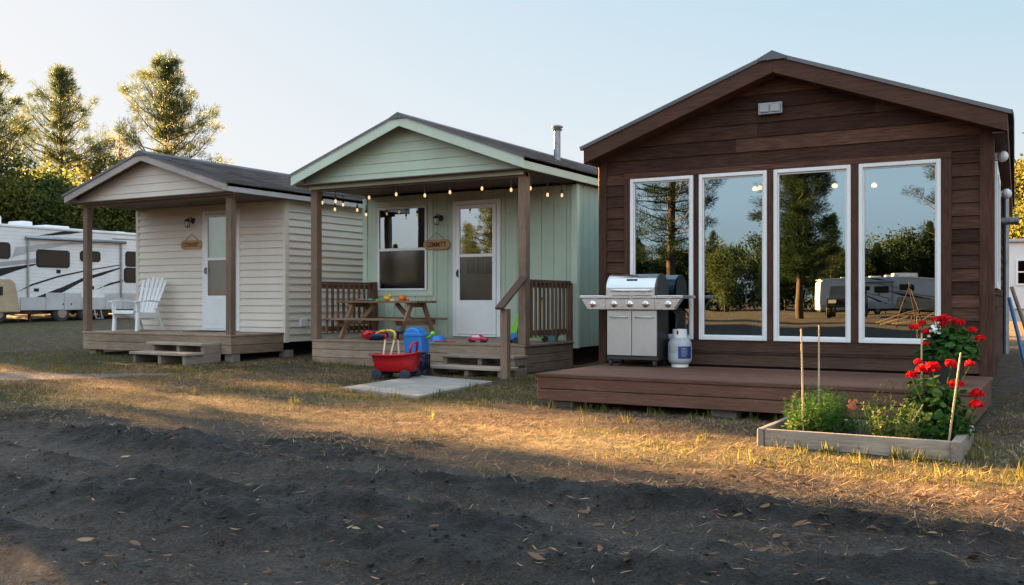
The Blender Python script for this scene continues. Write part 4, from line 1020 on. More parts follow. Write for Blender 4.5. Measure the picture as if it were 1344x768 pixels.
q = MB().prism([(-.09,0),(.09,0),(.115,.11),(-.115,.11)], 'Y', -.07, .07); q.build('tub', surf('pale_teal', (.25,.42,.40), None, 5, rough=.4), t_, bevel=.006); MB().box(-.125, .125, -.082, .082, .111, .122).build('lid', M['white_plastic'], t_, bevel=.004)
t_ = small('toy_bag', 'dark navy bag with a red flap lying under the picnic table', 'bag', (-8.15, 10.45, .36), .1)
MB().ball((0,0,.07), (.20,.09,.075), 14).build('bag', M['navy'], t_, smooth=True); MB().ball((-.09,-.03,.075), (.12,.075,.065), 12).build('flap', M['red'], t_, smooth=True)

# ================================================================== WAGON and its load
wx, wy = -6.66, 8.92
oW = (wx, wy, gz(wx, wy-.1)+.0)
wg = thing('toy_wagon', 'red plastic toy wagon with black wheels in front of the green porch', 'wagon', oW, R(14))
tub = MB(); ns = 28
def ring(a, b, z, pw=.55):
    return [(a*math.copysign(abs(math.cos(2*PI*k/ns))**pw, math.cos(2*PI*k/ns)), b*math.copysign(abs(math.sin(2*PI*k/ns))**pw, math.sin(2*PI*k/ns)), z(math.cos(2*PI*k/ns)) if callable(z) else z) for k in range(ns)]
top = lambda c: .285+.035*max(0,c)
rings = [ring(.215,.115,.095), ring(.235,.13,.105), ring(.26,.145,.20), ring(.282,.158,lambda c: top(c)-.012), ring(.305,.18,lambda c: top(c)-.010), ring(.307,.182,lambda c: top(c)+.004), ring(.280,.157,lambda c: top(c)+.004), ring(.245,.13,.13), ring(.20,.10,.12)]
vs = [p for r_ in rings for p in r_]
fs = [(i*ns+k, i*ns+(k+1)%ns, (i+1)*ns+(k+1)%ns, (i+1)*ns+k) for i in range(len(rings)-1) for k in range(ns)] + [tuple(range(ns-1,-1,-1)), tuple((len(rings)-1)*ns+k for k in range(ns))]
tub.add(vs, fs, .5).build('tub', M['red'], wg, smooth=True)
MB().tube([(.20,-.10,.305),(.215,-.09,.40),(.235,-.03,.425),(.235,.04,.425),(.215,.09,.40),(.20,.10,.31)], .014, 8).build('push_handle', M['red'], wg, smooth=True)
MB().box(-.2, .2, -.035, .035, .075, .094).box(-.19, -.16, -.14, .14, .055, .075).box(.15, .18, -.14, .14, .055, .075).build('undercarriage', M['black'], wg, bevel=.003)
for x in (-.175, .165):
    for y in (-.155, .155):
        wl = MB().lathe([(.001,-.028),(.05,-.028),(.062,-.02),(.062,.02),(.05,.028),(.001,.028)], (x, y, .062), 20, 'Y').build('wheel', M['rubber'], wg)
        MB().lathe([(.001,-.033),(.026,-.033),(.030,-.028),(.030,.028),(.026,.033),(.001,.033)], (x, y, .062), 14, 'Y').build('hub', M['navy'], wl)
def toy_tool(name, label, pts, bend, mhead, kind):
    ob = thing(name, label, 'toy tool', (oW[0], oW[1], oW[2]), R(14), 'toy tools in the red wagon')
    MB().tube(pts, .0105, 8).build('pole', M['cream'], ob, smooth=True)
    MB().tube(bend, [.011]+[.015]*(len(bend)-2)+[.012], 8).build('neck', M[mhead], ob, smooth=True)
    e = Vector(bend[-1])
    if kind == 'rake':
        hd = MB().bar(e+Vector((-.02,-.08,0)), e+Vector((-.02,.08,0)), .05, .022)
        for k in range(6): hd.bar(e+Vector((-.035,-.07+.028*k,0)), e+Vector((-.10,-.07+.028*k,-.03)), .012, .01)
        hd.build('rake_head', M[mhead], ob, bevel=.003)
    else:
        MB().ball(tuple(e+Vector((.0,0,.0))), (.05,.05,.03), 12).build('scoop', M[mhead], ob, smooth=True)
toy_tool('toy_rake', 'cream poled toy rake with a red head, leftmost tool in the red wagon', [(-.18,0,.13),(-.14,.0,.45)], [(-.14,0,.45),(-.135,0,.49),(-.15,0,.525),(-.20,0,.54),(-.27,0,.53)], 'red', 'rake')
toy_tool('toy_rake', 'cream poled toy rake with a yellow neck, second from left in the red wagon', [(-.10,-.03,.13),(-.02,-.02,.45)], [(-.02,-.02,.45),(-.01,-.02,.50),(-.02,-.02,.54),(-.07,-.01,.555),(-.13,0,.55)], 'yellow', 'rake')
toy_tool('toy_scoop', 'upright cream poled toy scoop, rightmost of the tools in the red wagon', [(.02,.04,.13),(.0,.04,.45)], [(.0,.04,.45),(.0,.04,.49),(.01,.03,.53),(.03,.02,.545)], 'navy', 'scoop')
# blue pushchair behind the wagon
bx_, by_ = -6.72, 9.40
bt = thing('toy_pushchair', 'bright blue toy cart with a rounded hood and navy base behind the red wagon', 'toy cart', (bx_, by_, gz(bx_, by_)), R(10))
bd = MB(); prof = [(x*.82, z) for x, z in [(-.14,.27),(-.155,.42),(-.145,.50),(-.115,.555),(-.05,.58),(.03,.575),(.09,.54),(.125,.46),(.14,.36),(.14,.27)]]
bd.prism(prof, 'Y', -.11, .11).build('hood', M['blue'], bt, bevel=.022, seg=3)
MB().prism([(x*.85, .5+(z-.5)*1.0) for x, z in [(-.15,.465),(-.14,.505),(.11,.515),(.128,.475)]], 'Y', -.117, .117).build('hood_rib', M['blue'], bt, bevel=.006)
MB().prism([(-.11,.07),(.10,.07),(.14,.18),(.145,.268),(-.13,.268),(-.12,.18)], 'Y', -.085, .085).build('seat_base', M['navy'], bt, bevel=.02, seg=2)
for y in (-.09, .09):
    MB().tube([(.06,y,.26),(.115,y,.18),(.115,y,.05)], .016, 8).build('leg', M['navy'], bt, smooth=True)
    for x in (-.09, .115): MB().lathe([(.001,-.014),(.04,-.014),(.04,.014),(.001,.014)], (x, y, .04), 16, 'Y').build('wheel', M['rubber'], bt)
MB().tube([(.12,0,.45),(.17,0,.475),(.20,0,.50)], .013, 8).ball((.205,0,.505), (.025,.05,.03), 10).build('grip', M['lime'], bt, smooth=True)

# ================================================================== WHITE CHAIR
oC = (-12.70, 10.28, .42)
ch = thing('garden_chair', 'white slatted plastic garden chair on the beige cabin porch', 'chair', oC, R(6))
# local frame: the sitter faces -Y
for s_ in (-1, 1):
    MB().prism([(-.27,0),(-.215,0),(-.205,.30),(-.25,.30)], 'X', s_*.235-.025, s_*.235+.025).build('leg', M['white_plastic'], ch, bevel=.007)
    MB().prism([(.30,0),(.345,0),(.20,.36),(.14,.36)], 'X', s_*.215-.022, s_*.215+.022).build('leg', M['white_plastic'], ch, bevel=.007)
    a_ = MB(); ys = np.linspace(-.31,.27,9)
    pts = [(s_*(.255+.02*math.sin(PI*k/8)), y, .455+.02*math.sin(PI*k/8)-.012*k/8) for k, y in enumerate(ys)]
    for k in range(8): a_.bar(pts[k], pts[k+1], .075-.02*k/8, .022)
    a_.build('armrest', M['white_plastic'], ch, bevel=.004)
    MB().prism([(-.262,.30),(-.208,.30),(-.205,.452),(-.285,.452)], 'X', s_*.245-.02, s_*.245+.02).build('arm_support', M['white_plastic'], ch, bevel=.006)
st = MB()
for k in range(7):
    y0 = -.29+k*.07; z = .295+.02*math.cos(PI*(k-.8)/6)-k*.016
    st.bar((-.215, y0+.034, z), (.215, y0+.034, z), .064, .016)
st.box(-.222, -.212, -.27, .18, .20, .29).box(.212, .222, -.27, .18, .20, .29).box(-.215, .215, -.300, -.288, .268, .312)
st.build('seat', M['white_plastic'], ch, bevel=.004)
bk = MB()
for k in range(6):
    u = (k-2.5)/2.5; xb = u*.155; xt = u*.235; hh = .80+.05*(1-u*u)
    bk.bar((xb, .165-.02*u*u, .20), (xt, .40-.03*u*u, hh), .062 if abs(u) < .9 else .055, .014, (1,0,0))
bk.bar((-.20,.265,.46), (.20,.265,.46), .03, .02).bar((-.235,.335,.66), (.235,.335,.66), .028, .02)
bk.build('backrest', M['white_plastic'], ch, bevel=.004)

# ================================================================== STRING LIGHTS
oS = (-7.46, 10.35, 2.4)
sl_ = thing('string_lights', 'string of warm lit bulbs hung under the green porch roof', 'string lights', oS)
def strand(pts, drops):
    cb = MB(oS); n_ = len(pts)
    allp = []
    for p, q in zip(pts[:-1], pts[1:]):
        p, q = Vector(p), Vector(q); sag = min(.07, (q-p).length*.04)
        for k in range(7): u = k/6; v = p.lerp(q, u); v.z -= sag*4*u*(1-u); allp.append(v)
    cb.tube(allp, .005, 6).build('cable', M['wire'], sl_, smooth=True)
    for (x, y, z) in drops:
        sk = MB(oS).lathe([(.001,0),(.013,0),(.015,.035),(.006,.05),(.005,.12),(.001,.12)], (x, y, z), 10).build('socket', M['black'], sl_, smooth=False)
        MB(oS).lathe([(.001,-.050),(.010,-.047),(.016,-.033),(.015,-.018),(.009,-.002),(.001,0)], (x, y, z), 12).build('bulb', M['bulb'], sk, smooth=True)
fy = 10.36
xs_ = [-8.78, -8.20, -7.75, -7.29, -6.90, -6.42, -6.00]
strand([(-9.10, fy+.02, 2.42)] + [(x, fy, 2.415) for x in (-8.5, -8.0, -7.5, -7.1, -6.65, -6.2)] + [(-5.83, fy+.02, 2.42)], [(x, fy+.01, 2.30+.02*((k*7)%3-1)) for k, x in enumerate(xs_)])
strand([(-5.80, fy+.04, 2.43), (-5.79, 10.8, 2.43), (-5.79, 11.2, 2.43), (-5.78, 11.62, 2.42)], [(-5.80, 10.50, 2.30), (-5.79, 10.93, 2.26), (-5.785, 11.32, 2.29)])
strand([(-9.12, fy+.04, 2.43), (-9.14, 10.8, 2.41), (-9.14, 11.2, 2.43), (-9.16, 11.62, 2.42)], [(-9.13, 10.50, 2.29), (-9.14, 10.78, 2.22), (-9.14, 10.96, 2.30), (-9.14, 11.28, 2.25), (-9.15, 11.5, 2.20)])

# ================================================================== CONCRETE SLAB
sbz = base_z(np.array([-5.9]), np.array([8.3]))[0]
sb = MB((-5.9, 8.3, 0))
sb.add([(-6.37,7.62,-.05),(-5.20,7.31,-.05),(-5.44,9.0,-.05),(-6.60,9.28,-.05),(-6.37,7.62,.028),(-5.20,7.31,.028),(-5.44,9.0,.028),(-6.60,9.28,.028)], [(3,2,1,0),(4,5,6,7),(0,1,5,4),(1,2,6,5),(2,3,7,6),(3,0,4,7)])
s_ = sb.build('concrete_slab', M['concrete'], None, bevel=.012, seg=2); s_.location = (-5.9, 8.3, 0)
tag(s_, 'pale square concrete slab on the ground before the green porch steps', 'slab')
# ================================================================== PLANT HELPERS
def leaf_cloud(pts, nrm, size, jit=.5, shape=6):
    """rounded leaves centred at pts, facing roughly nrm; returns V, F(tri), per-leaf count"""
    n = len(pts); nr = nrm + rng.normal(0, jit, (n,3)); nr /= np.linalg.norm(nr, axis=1)[:,None]+1e-9
    a = np.cross(nr, rng.normal(0,1,(n,3))); a /= np.linalg.norm(a, axis=1)[:,None]+1e-9
    b = np.cross(nr, a); s = (rng.uniform(.6,1.3,n)*size)[:,None]
    ks = np.arange(shape)*2*PI/shape
    V = [pts + nr*s*.12] + [pts + (a*math.cos(k) + b*math.sin(k))*s*(1 if i % 2 else .85) - nr*s*rng.uniform(0,.3,n)[:,None] for i, k in enumerate(ks)]
    V = np.stack(V, 1).reshape(-1,3); B = (np.arange(n)*(shape+1))[:,None]
    F = np.concatenate([B + np.array([[0, 1+k, 1+(k+1)%shape]]) for k in range(shape)])
    return V, F, shape+1
def geranium(root, c, rx, ry, h, nl, heads, leaf=.03):
    """mound of round leaves plus stalked flower heads; c is the mound base (local)"""
    u = rng.normal(0,1,(nl,3)); u /= np.linalg.norm(u,axis=1)[:,None]; u[:,2] = np.abs(u[:,2])
    rad = rng.uniform(.45,1.0,nl)**.5
    lump = 1 + .18*np.sin(u[:,0]*9+1)*np.cos(u[:,1]*8)
    p = np.stack([c[0]+u[:,0]*rx*rad*lump, c[1]+u[:,1]*ry*rad*lump, c[2]+u[:,2]*h*rad*lump], -1)
    V, F, k = leaf_cloud(p, u*.7+np.array([0,0,.5]), leaf, .45)
    npmesh('foliage', V, F, M['geranium'], np.repeat(np.clip(rng.normal(.25,.2,nl)+.5*(rad-.6)+.2*u[:,2],0,1), k), root)
    for (x, y, z, r_) in [(a_, b_, c_, d_*.86) for a_, b_, c_, d_ in heads]:
        MB().tube([(c[0]+(x-c[0])*.35, c[1]+(y-c[1])*.35, c[2]+h*.4), (c[0]+(x-c[0])*.8, c[1]+(y-c[1])*.8, z-.09), (x, y, z-.015)], .004, 5).build('flower_stalk', M['weed'], root)
        m_ = 150; q = rng.normal(0,1,(m_,3)); q /= np.linalg.norm(q,axis=1)[:,None]; q[:,2] = np.where(q[:,2] < -.3, -q[:,2], q[:,2])
        pp = np.array([[x,y,z]]) + q*np.array([[r_,r_,r_*.72]])*rng.uniform(.72,1.08,(m_,1))
        V, F, k = leaf_cloud(pp, q, r_*.36, .35, 5)
        npmesh('flower_head', V, F, M['petal'], np.repeat(rng.uniform(0,1,m_), k), root)
def stalks(name, root, c, rx, ry, n, h, lean, m, leaf_n, leaf_l, leaf_w, tint=(.5,.25), droop=.4, r=.0025):
    """upright stalks with narrow leaves along them"""
    V = []; F = []; Tn = []; b = 0
    for i in range(n):
        a = rng.uniform(0,2*PI); q = math.sqrt(rng.uniform(0,1))
        p0 = np.array([c[0]+rx*q*math.cos(a), c[1]+ry*q*math.sin(a), c[2]])
        hh = rng.uniform(*h)*(1-.35*q); ln = rng.uniform(*lean); aa = a + rng.normal(0,.9)
        top = p0 + np.array([math.cos(aa)*ln*hh, math.sin(aa)*ln*hh, hh]); bend = rng.normal(0,.05,3)*hh; tn = np.clip(rng.normal(*tint),0,1)
        pt_ = lambda u: p0*(1-u)+top*u+bend*4*u*(1-u)
        sdv = rng.normal(0,1,3); sdv[2] = 0; sdv /= np.linalg.norm(sdv)+1e-9
        us = (0,.35,.7,1.)
        for u in us: V += [pt_(u)-sdv*r*(1-.6*u), pt_(u)+sdv*r*(1-.6*u)]
        for k in range(3): F.append((b+2*k, b+2*k+1, b+2*k+3, b+2*k+2))
        Tn += [tn]*8; b += 8
        for j in range(leaf_n):
            u = rng.uniform(.15,1.); p = pt_(u); d = rng.normal(0,1,3); d[2] = abs(d[2])*.6+.2; d /= np.linalg.norm(d)
            L = leaf_l*rng.uniform(.5,1.2)*(1.15-.5*u); s2 = np.cross(d, rng.normal(0,1,3)); s2 /= np.linalg.norm(s2)+1e-9
            e = p+d*L; e[2] -= droop*L*rng.uniform(0,1); mm = p+d*L*.5
            V += [p, mm+s2*leaf_w/2, e, mm-s2*leaf_w/2]; F.append((b,b+1,b+2,b+3)); b += 4; Tn += [np.clip(tn+rng.normal(0,.12),0,1)]*4
    return npmesh(name, np.array(V), np.array(F), m, Tn, root)

# ================================================================== RAISED BED
oB = (-1.12, 6.38, 0)
bed = thing('raised_bed', 'low rectangular raised bed of bare grey boards filled with dark soil', 'planter', oB)
zb = .105
for (a, b, c, d, m_) in ((-1.660, -.607, 5.985, 6.020, 'grey_wood'), (-1.660, -.607, 6.735, 6.77, 'grey_wood'), (-1.700, -1.663, 5.97, 6.785, 'grey_wood_y'), (-.604, -.550, 5.955, 6.785, 'grey_wood_y')):
    MB(oB).box(a, b, c, d, -.06, zb if m_ == 'grey_wood' else zb+.004).build('board', M[m_], bed, bevel=.004)
xs2 = np.linspace(-1.662,-.605,60); ys2 = np.linspace(6.021,6.734,46); XX, YY = np.meshgrid(xs2, ys2)
ZZ = .055+.03*(fbm(XX*9,YY*9,3,4)-.5)+.02*(fbm(XX*30,YY*30,2,5)-.5)
ii = (np.arange(45)[:,None]*60+np.arange(59)[None,:]).ravel()
npmesh('soil', np.stack([XX-oB[0],YY-oB[1],ZZ],-1), np.stack([ii,ii+1,ii+61,ii+60],-1), M['soil'], None, bed, True)
def plant(name, label, cat, x, y, z=.05): return thing(name, label, cat, (x, y, z))
p = plant('herb_plant', 'bushy feathery green herb at the left end of the raised bed', 'plant', -1.42, 6.38)
stalks('foliage', p, (0,0,0), .17, .19, 150, (.15,.36), (.0,.35), M['herb'], 34, .06, .005, (.42,.2))
stalks('foliage', p, (-.09,-.10,0), .10, .09, 30, (.06,.16), (.1,.5), M['weed'], 14, .04, .014, (.5,.2)).name = 'low_foliage'
p = plant('tall_weed', 'thin pale stems with seed heads in the middle of the raised bed', 'plant', -1.11, 6.40)
stalks('stems', p, (0,0,0), .09, .08, 30, (.20,.38), (.0,.4), M['weed'], 9, .06, .007, (.45,.25), .6)
MB().tube([(.06,0,.0),(.10,.02,.22),(.14,.02,.33),(.19,.01,.34),(.21,0,.26),(.19,-.01,.16)], .003, 5).tube([(.02,.0,.0),(.07,.02,.28),(.11,.02,.36),(.13,.01,.33)], .0028, 5).build('bent_stalk', M['weed'], p, smooth=True)
p = plant('small_flower', 'single peach flower low in the raised bed beside the feathery herb', 'flower', -1.235, 6.42)
stalks('foliage', p, (0,0,0), .05, .05, 14, (.06,.16), (.1,.5), M['herb'], 8, .05, .010, (.4,.2))
V, F, k = leaf_cloud(np.array([[.02,-.02,.19]])+rng.normal(0,.012,(26,3)), rng.normal(0,1,(26,3)), .016, .3, 5); npmesh('flower_head', V, F, M['peach'], rng.uniform(0,1,26*k), p)
p = plant('sprawling_plant', 'sprawling yellow-green plant at the front right of the raised bed', 'plant', -.93, 6.17)
stalks('foliage', p, (0,0,0), .13, .09, 60, (.12,.36), (.05,.55), M['weed'], 15, .05, .012, (.45,.25), .5)
p = plant('geranium', 'large red geranium bush growing at the right end of the raised bed', 'geranium', -.735, 6.43)
hd = [(-.06,-.10,.43,.045),(-.0,-.13,.445,.05),(.10,-.12,.47,.042),(.13,-.16,.355,.045),(.235,-.10,.30,.042),(.235,-.16,.24,.042),(-.115,-.16,.40,.036),(.19,-.02,.47,.03),(-.10,.02,.47,.03)]
geranium(p, (0,0,.03), .21, .19, .36, 430, hd, .03)
stalks('undergrowth', p, (.0,-.05,0), .20, .16, 50, (.08,.26), (.1,.5), M['geranium'], 12, .05, .02, (.4,.2)).name = 'lower_foliage'
# stakes
for (x, y, dx, dy, h, l) in ((-1.48, 6.22, -.012, 0, .67, 'straight bamboo stake left of the herb in the raised bed'), (-1.49, 6.68, .005, 0, .68, 'bamboo stake rising behind the feathery herb in the raised bed'), (-.85, 6.66, .006, 0, .64, 'bamboo stake at the back of the bed left of the geranium bush'), (-.635, 6.10, .07, .0, .55, 'leaning bamboo stake at the right front corner of the raised bed')):
    s_ = MB().tube([(0,0,-.02),(dx*.5+.002,dy*.5,h*.5),(dx,dy,h)], [.0065,.006,.005], 7).build('garden_stake', M['stake'], None)
    s_.location = (x, y, .05); tag(s_, l, 'stake', 'bamboo stakes in the raised bed')
s_ = MB().tube([(0,0,-.01),(.05,.01,.10),(.13,.02,.24)], .004, 6).build('garden_stake', M['stake'], None); s_.location = (-.90, 6.12, .05); tag(s_, 'short thin twig leaning among the yellow-green front plants', 'stake', 'bamboo stakes in the raised bed')
# potted geranium on the platform
p = plant('potted_geranium', 'red geranium in a round black pot on the brown platform deck', 'geranium', -.815, 7.72, .281)
MB().lathe([(.001,0),(.095,0),(.135,.19),(.15,.195),(.15,.225),(.135,.225),(.128,.20),(.001,.19)], (0,0,0), 26).build('pot', M['black_pot'], p, smooth=False)
hd = [(-.205,-.05,.42,.042),(-.125,-.08,.385,.036),(-.055,-.06,.475,.04),(.005,-.08,.485,.045),(.105,-.06,.455,.036),(.175,-.06,.405,.036),(.235,-.07,.345,.038),(-.12,-.12,.30,.032),(-.16,.02,.45,.03),(.05,.05,.47,.034),(-.02,.02,.44,.034)]
geranium(p, (.03,0,.20), .21, .19, .23, 420, hd, .03)
V, F, k = leaf_cloud(np.array([[-.06,-.12,.40]])+rng.normal(0,.014,(22,3)), rng.normal(0,1,(22,3)), .014, .3, 5); npmesh('flower_head', V, F, M['white_plastic'], rng.uniform(0,1,22*k), p)
# ================================================================== TOOLS against the brown cabin's side
def lean_tool(name, label, foot, head, r_, m_, extra=None):
    ob = thing(name, label, 'tool', foot, 0, 'tools leaning beside the brown cabin')
    h_ = Vector(head)-Vector(foot)
    MB().tube([(0,0,0), tuple(h_*.5+Vector((.0,.0,.01))), tuple(h_)], r_, 8).build('handle', M[m_], ob, smooth=True)
    if extra: extra(ob, h_)
def shovel_head(ob, h_):
    MB().add([(-.07,-.01,.02),(.07,-.01,.02),(.085,0,.2),(0,.01,.26),(-.085,0,.2),(-.05,.02,.0),(.05,.02,.0),(0,.03,-.06)], [(0,1,2,3,4),(0,4,3,2,1),(0,5,7,6,1)]).build('blade', M['blue_tool'], ob)
def push_head(ob, h_):
    MB().box(-.16, .16, -.025, .025, .0, .05).build('broom_head', M['post'], ob, bevel=.004)
lean_tool('shovel', 'blue-handled shovel leaning on the side of the brown cabin', (-.30, 9.25, .05), (-.50, 9.55, .92), .016, 'blue_tool', shovel_head)
lean_tool('broom', 'brown wooden broom propped beside the blue shovel', (-.20, 9.75, .04), (-.50, 9.95, 1.02), .017, 'post', push_head)
hs_ = MB().tube([(-.28,8.35,.03),(-.15,8.5,.035),(.05,8.55,.03),(.25,8.45,.03),(.5,8.6,.03)], .014, 7).build('garden_hose', M['teal'], None, smooth=True)
tag(hs_, 'teal garden hose lying on the ground beside the brown cabin', 'hose')
# ================================================================== TRAVEL TRAILER (left, behind the beige cabin)
gzr = .30
oR = (-24.0, 16.0, gzr)
rv = thing('travel_trailer', 'long white travel trailer with black swoosh stripes parked behind the beige cabin', 'trailer', oR)
def yz(*p): return [(a-16.0, b-gzr) for a, b in p]
b_ = MB(); prof = []
# body: side profile with rounded corners, extruded across
pts = yz((12.3,.95),(12.3,2.55),(12.6,2.84),(20.6,2.87),(20.95,2.65),(20.95,.62),(13.2,.62))
b_.prism(pts, 'X', -2.35, 0); body = b_.build('body', M['rv_white'], rv, bevel=.05, seg=3)
q = MB()
for k in range(17): z = 1.12-gzr+k*.098; q.box(-.004, .0025, -3.55, 4.85, z, z+.006)
q.build('siding_rib', M['rv_grey'], body)
MB().box(-2.38, .03, -3.45, 4.95, 2.80-gzr, 2.875-gzr).build('roof_edge', M['rv_white'], rv, bevel=.015)
def rv_poly(name, pts, m_, d=.006, par=None): return MB().prism(yz(*pts), 'X', .001, d).build(name, M[m_], par or body)
rv_poly('stripe', [(16.03,.93),(16.59,.96),(16.99,1.12),(17.59,1.43),(18.2,1.6),(18.81,1.81),(18.81,1.845),(18.2,1.69),(17.59,1.52),(16.99,1.27)], 'rv_black', .005)
rv_poly('stripe', [(15.63,1.11),(16.06,1.28),(16.85,1.525),(17.79,1.725),(18.81,1.905),(18.81,1.93),(17.79,1.76),(16.85,1.57),(16.06,1.33)], 'rv_black', .005)
rv_poly('stripe', [(17.99,1.19),(18.47,1.33),(18.92,1.44),(18.92,1.49),(18.47,1.39)], 'rv_black', .005)
rv_poly('stripe', [(13.6,1.36),(14.5,1.44),(15.17,1.51),(15.61,1.67),(16.17,1.84),(16.17,1.87),(15.3,1.74),(14.4,1.62),(13.4,1.50)], 'rv_black', .005)
rv_poly('stripe', [(13.2,1.56),(14.4,1.66),(15.3,1.78),(16.17,1.90),(16.3,2.02),(15.3,1.90),(14.3,1.78),(13.1,1.68)], 'rv_silver', .0045)
rv_poly('stripe', [(15.5,2.02),(16.2,2.22),(17.2,2.43),(18.0,2.50),(17.6,2.52),(16.6,2.44),(15.6,2.28)], 'rv_silver', .0042)
rv_poly('stripe', [(16.24,2.62),(16.99,2.79),(17.56,2.795),(17.2,2.72),(16.7,2.66)], 'rv_black', .005)
rv_poly('stripe', [(18.55,2.655),(19.5,2.665),(19.5,2.68),(18.55,2.675)], 'rv_black', .005)
for (a, c, b, d) in ((16.18, 1.78, 17.18, 2.26), (14.3, 1.97, 15.45, 2.40), (17.5, 1.98, 18.16, 2.28), (19.0, 1.88, 19.55, 2.33), (18.95, 1.41, 19.6, 1.85)):
    wf = MB().prism(yz((a+.06,c),(b-.06,c),(b,c+.06),(b,d-.06),(b-.06,d),(a+.06,d),(a,d-.06),(a,c+.06)), 'X', .0, .022).build('window', M['rv_black'], rv, bevel=.004)
    MB().quad((.0235,a-16+.05,c-gzr+.05),(.0235,b-16-.05,c-gzr+.05),(.0235,b-16-.05,d-gzr-.05),(.0235,a-16+.05,d-gzr-.05)).build('pane', M['pane_dark'], wf)
MB().tube([(.09, -.17, 2.55-gzr), (.09, 2.95, 2.57-gzr)], .05, 12).build('awning_roll', M['galv'], rv, smooth=True)
for y_ in (-.07, 2.83): MB().box(.02, .055, y_-.025, y_+.025, .98-gzr, 2.55-gzr).build('awning_arm', M['galv'], rv, bevel=.004)
q = MB()
for k, (a, b) in enumerate(((15.72,16.45),(16.46,17.0),(17.01,17.55),(17.56,18.3),(18.31,18.9),(18.91,19.6),(19.61,20.9))):
    q.box(.001, .028, a-16, b-16-.008, .635-gzr, (1.10 if k % 3 else .98)-gzr)
sk = q.build('skirt_panel', M['rv_grey'], rv, bevel=.006)
q = MB()
for a in (16.95, 17.2): q.box(.029, .034, a-16, a-16+.03, .76-gzr, .82-gzr)
q.build('compartment_latch', M['rv_black'], sk)
c_ = MB().prism(yz((12.4,.58),(15.70,.58),(15.63,1.0),(15.55,1.36),(15.42,1.45),(12.4,1.45)), 'X', .0, .075).build('wheel_arch_cap', M['rv_tan'], rv, bevel=.03, seg=2)
MB().prism(yz((15.02,1.02),(15.2,1.02),(15.2,1.25),(15.02,1.25)), 'X', .0755, .085).build('vent_grille', M['rv_black'], c_)
MB().box(-1.6, -.7, -2.2, -.33, 2.88-gzr, 3.14-gzr).build('air_conditioner', M['rv_white'], rv, bevel=.04, seg=2)
MB().box(-.95, -.35, -.02, .33, 2.88-gzr, 3.02-gzr).build('roof_vent', M['white_plastic'], rv, bevel=.04, seg=2)
MB().box(-1.0, -.30, .66, 1.4, 2.88-gzr, 2.955-gzr).build('roof_vent', M['white_plastic'], rv, bevel=.02)
MB().box(-.6, -.45, 2.35, 2.55, 2.88-gzr, 2.97-gzr).tube([(-.4,2.28,2.9-gzr),(-.4,2.28,3.0-gzr)], .012, 6).build('roof_fitting', M['rv_black'], rv)
MB().box(-.8, -.5, 3.1, 3.4, 2.88-gzr, 2.93-gzr).build('roof_vent', M['white_plastic'], rv, bevel=.01)
q = MB(); q.box(.0, .012, .78, .90, 1.63-gzr, 1.73-gzr); q.build('marker_lamp', M['rv_black'], rv)
q = MB(); q.box(.0, .012, .12, .26, 1.13-gzr, 1.21-gzr); q.build('outlet_cover', M['rv_black'], rv)
q = MB(); q.box(.0, .012, 1.75, 1.95, 1.20-gzr, 1.30-gzr); q.build('access_hatch', M['rv_black'], rv)
q = MB(); q.tube([(.02,2.2,1.2-gzr),(.06,2.2,1.22-gzr),(.06,2.2,1.52-gzr),(.02,2.2,1.54-gzr)], .012, 6); q.build('grab_rail', M['white_plastic'], rv)
for y_ in (-.85, .98, 1.75):
    wl = MB().lathe([(.001,-.09),(.22,-.09),(.26,-.05),(.26,.05),(.22,.09),(.001,.09)], (-.12, y_, .25), 24, 'X').build('wheel', M['rubber'], rv)
    MB().lathe([(.001,-.095),(.13,-.095),(.15,-.08),(.15,.08),(.13,.095),(.001,.095)], (-.12, y_, .25), 18, 'X').build('rim', M['galv'], wl)
for y_ in (.3, 2.6, 4.4): MB().box(-.5, -.44, y_-.03, y_+.03, -.02, .33).build('jack_stand', M['black'], rv)
MB().box(-2.2, -.3, -3.2, 4.8, .22, .32).build('chassis', M['black'], rv)
q = MB(); q.bar((.02,1.95,.33),(.10,1.95,.08),.03,.03).bar((.02,2.15,.33),(.10,2.15,.08),.03,.03).bar((.11,1.93,.09),(.11,2.17,.09),.06,.025).build('entry_step', M['galv'], rv)

# white mobile home far behind on the right
oM = (.6, 30.0, base_z(np.array([.6]), np.array([30.]))[0])
mh = thing('mobile_home', 'white mobile home with a gridded window far behind the brown cabin', 'mobile home', oM)
q = MB(); q.box(-2.3, 4.6, 0, 2.6, .35, 2.18)
mb_ = q.build('body', M['rv_white'], mh, bevel=.02)
MB().box(-2.42, 4.72, -.12, 2.7, 2.182, 2.27).build('roof', M['rv_grey'], mh, bevel=.02)
MB().box(-2.2, 4.5, .08, 2.5, -.1, .348).build('underfloor_box', M['rv_grey'], mh)
for x in (-2.0, -.3, 1.6):
    wf = pane_frame('window', x, x+.95, 1.0, 1.72, -.001, .05, .04, (0,0,0), mh, M['white_vinyl'])
    MB().quad((x+.05,-.01,1.05),(x+.9,-.01,1.05),(x+.9,-.01,1.67),(x+.05,-.01,1.67)).build('pane', M['pane_dark'], wf)
    MB().box(x+.45, x+.485, -.03, -.011, 1.05, 1.67).box(x+.05, x+.9, -.031, -.012, 1.35, 1.385).build('glazing_bar', M['white_vinyl'], wf)

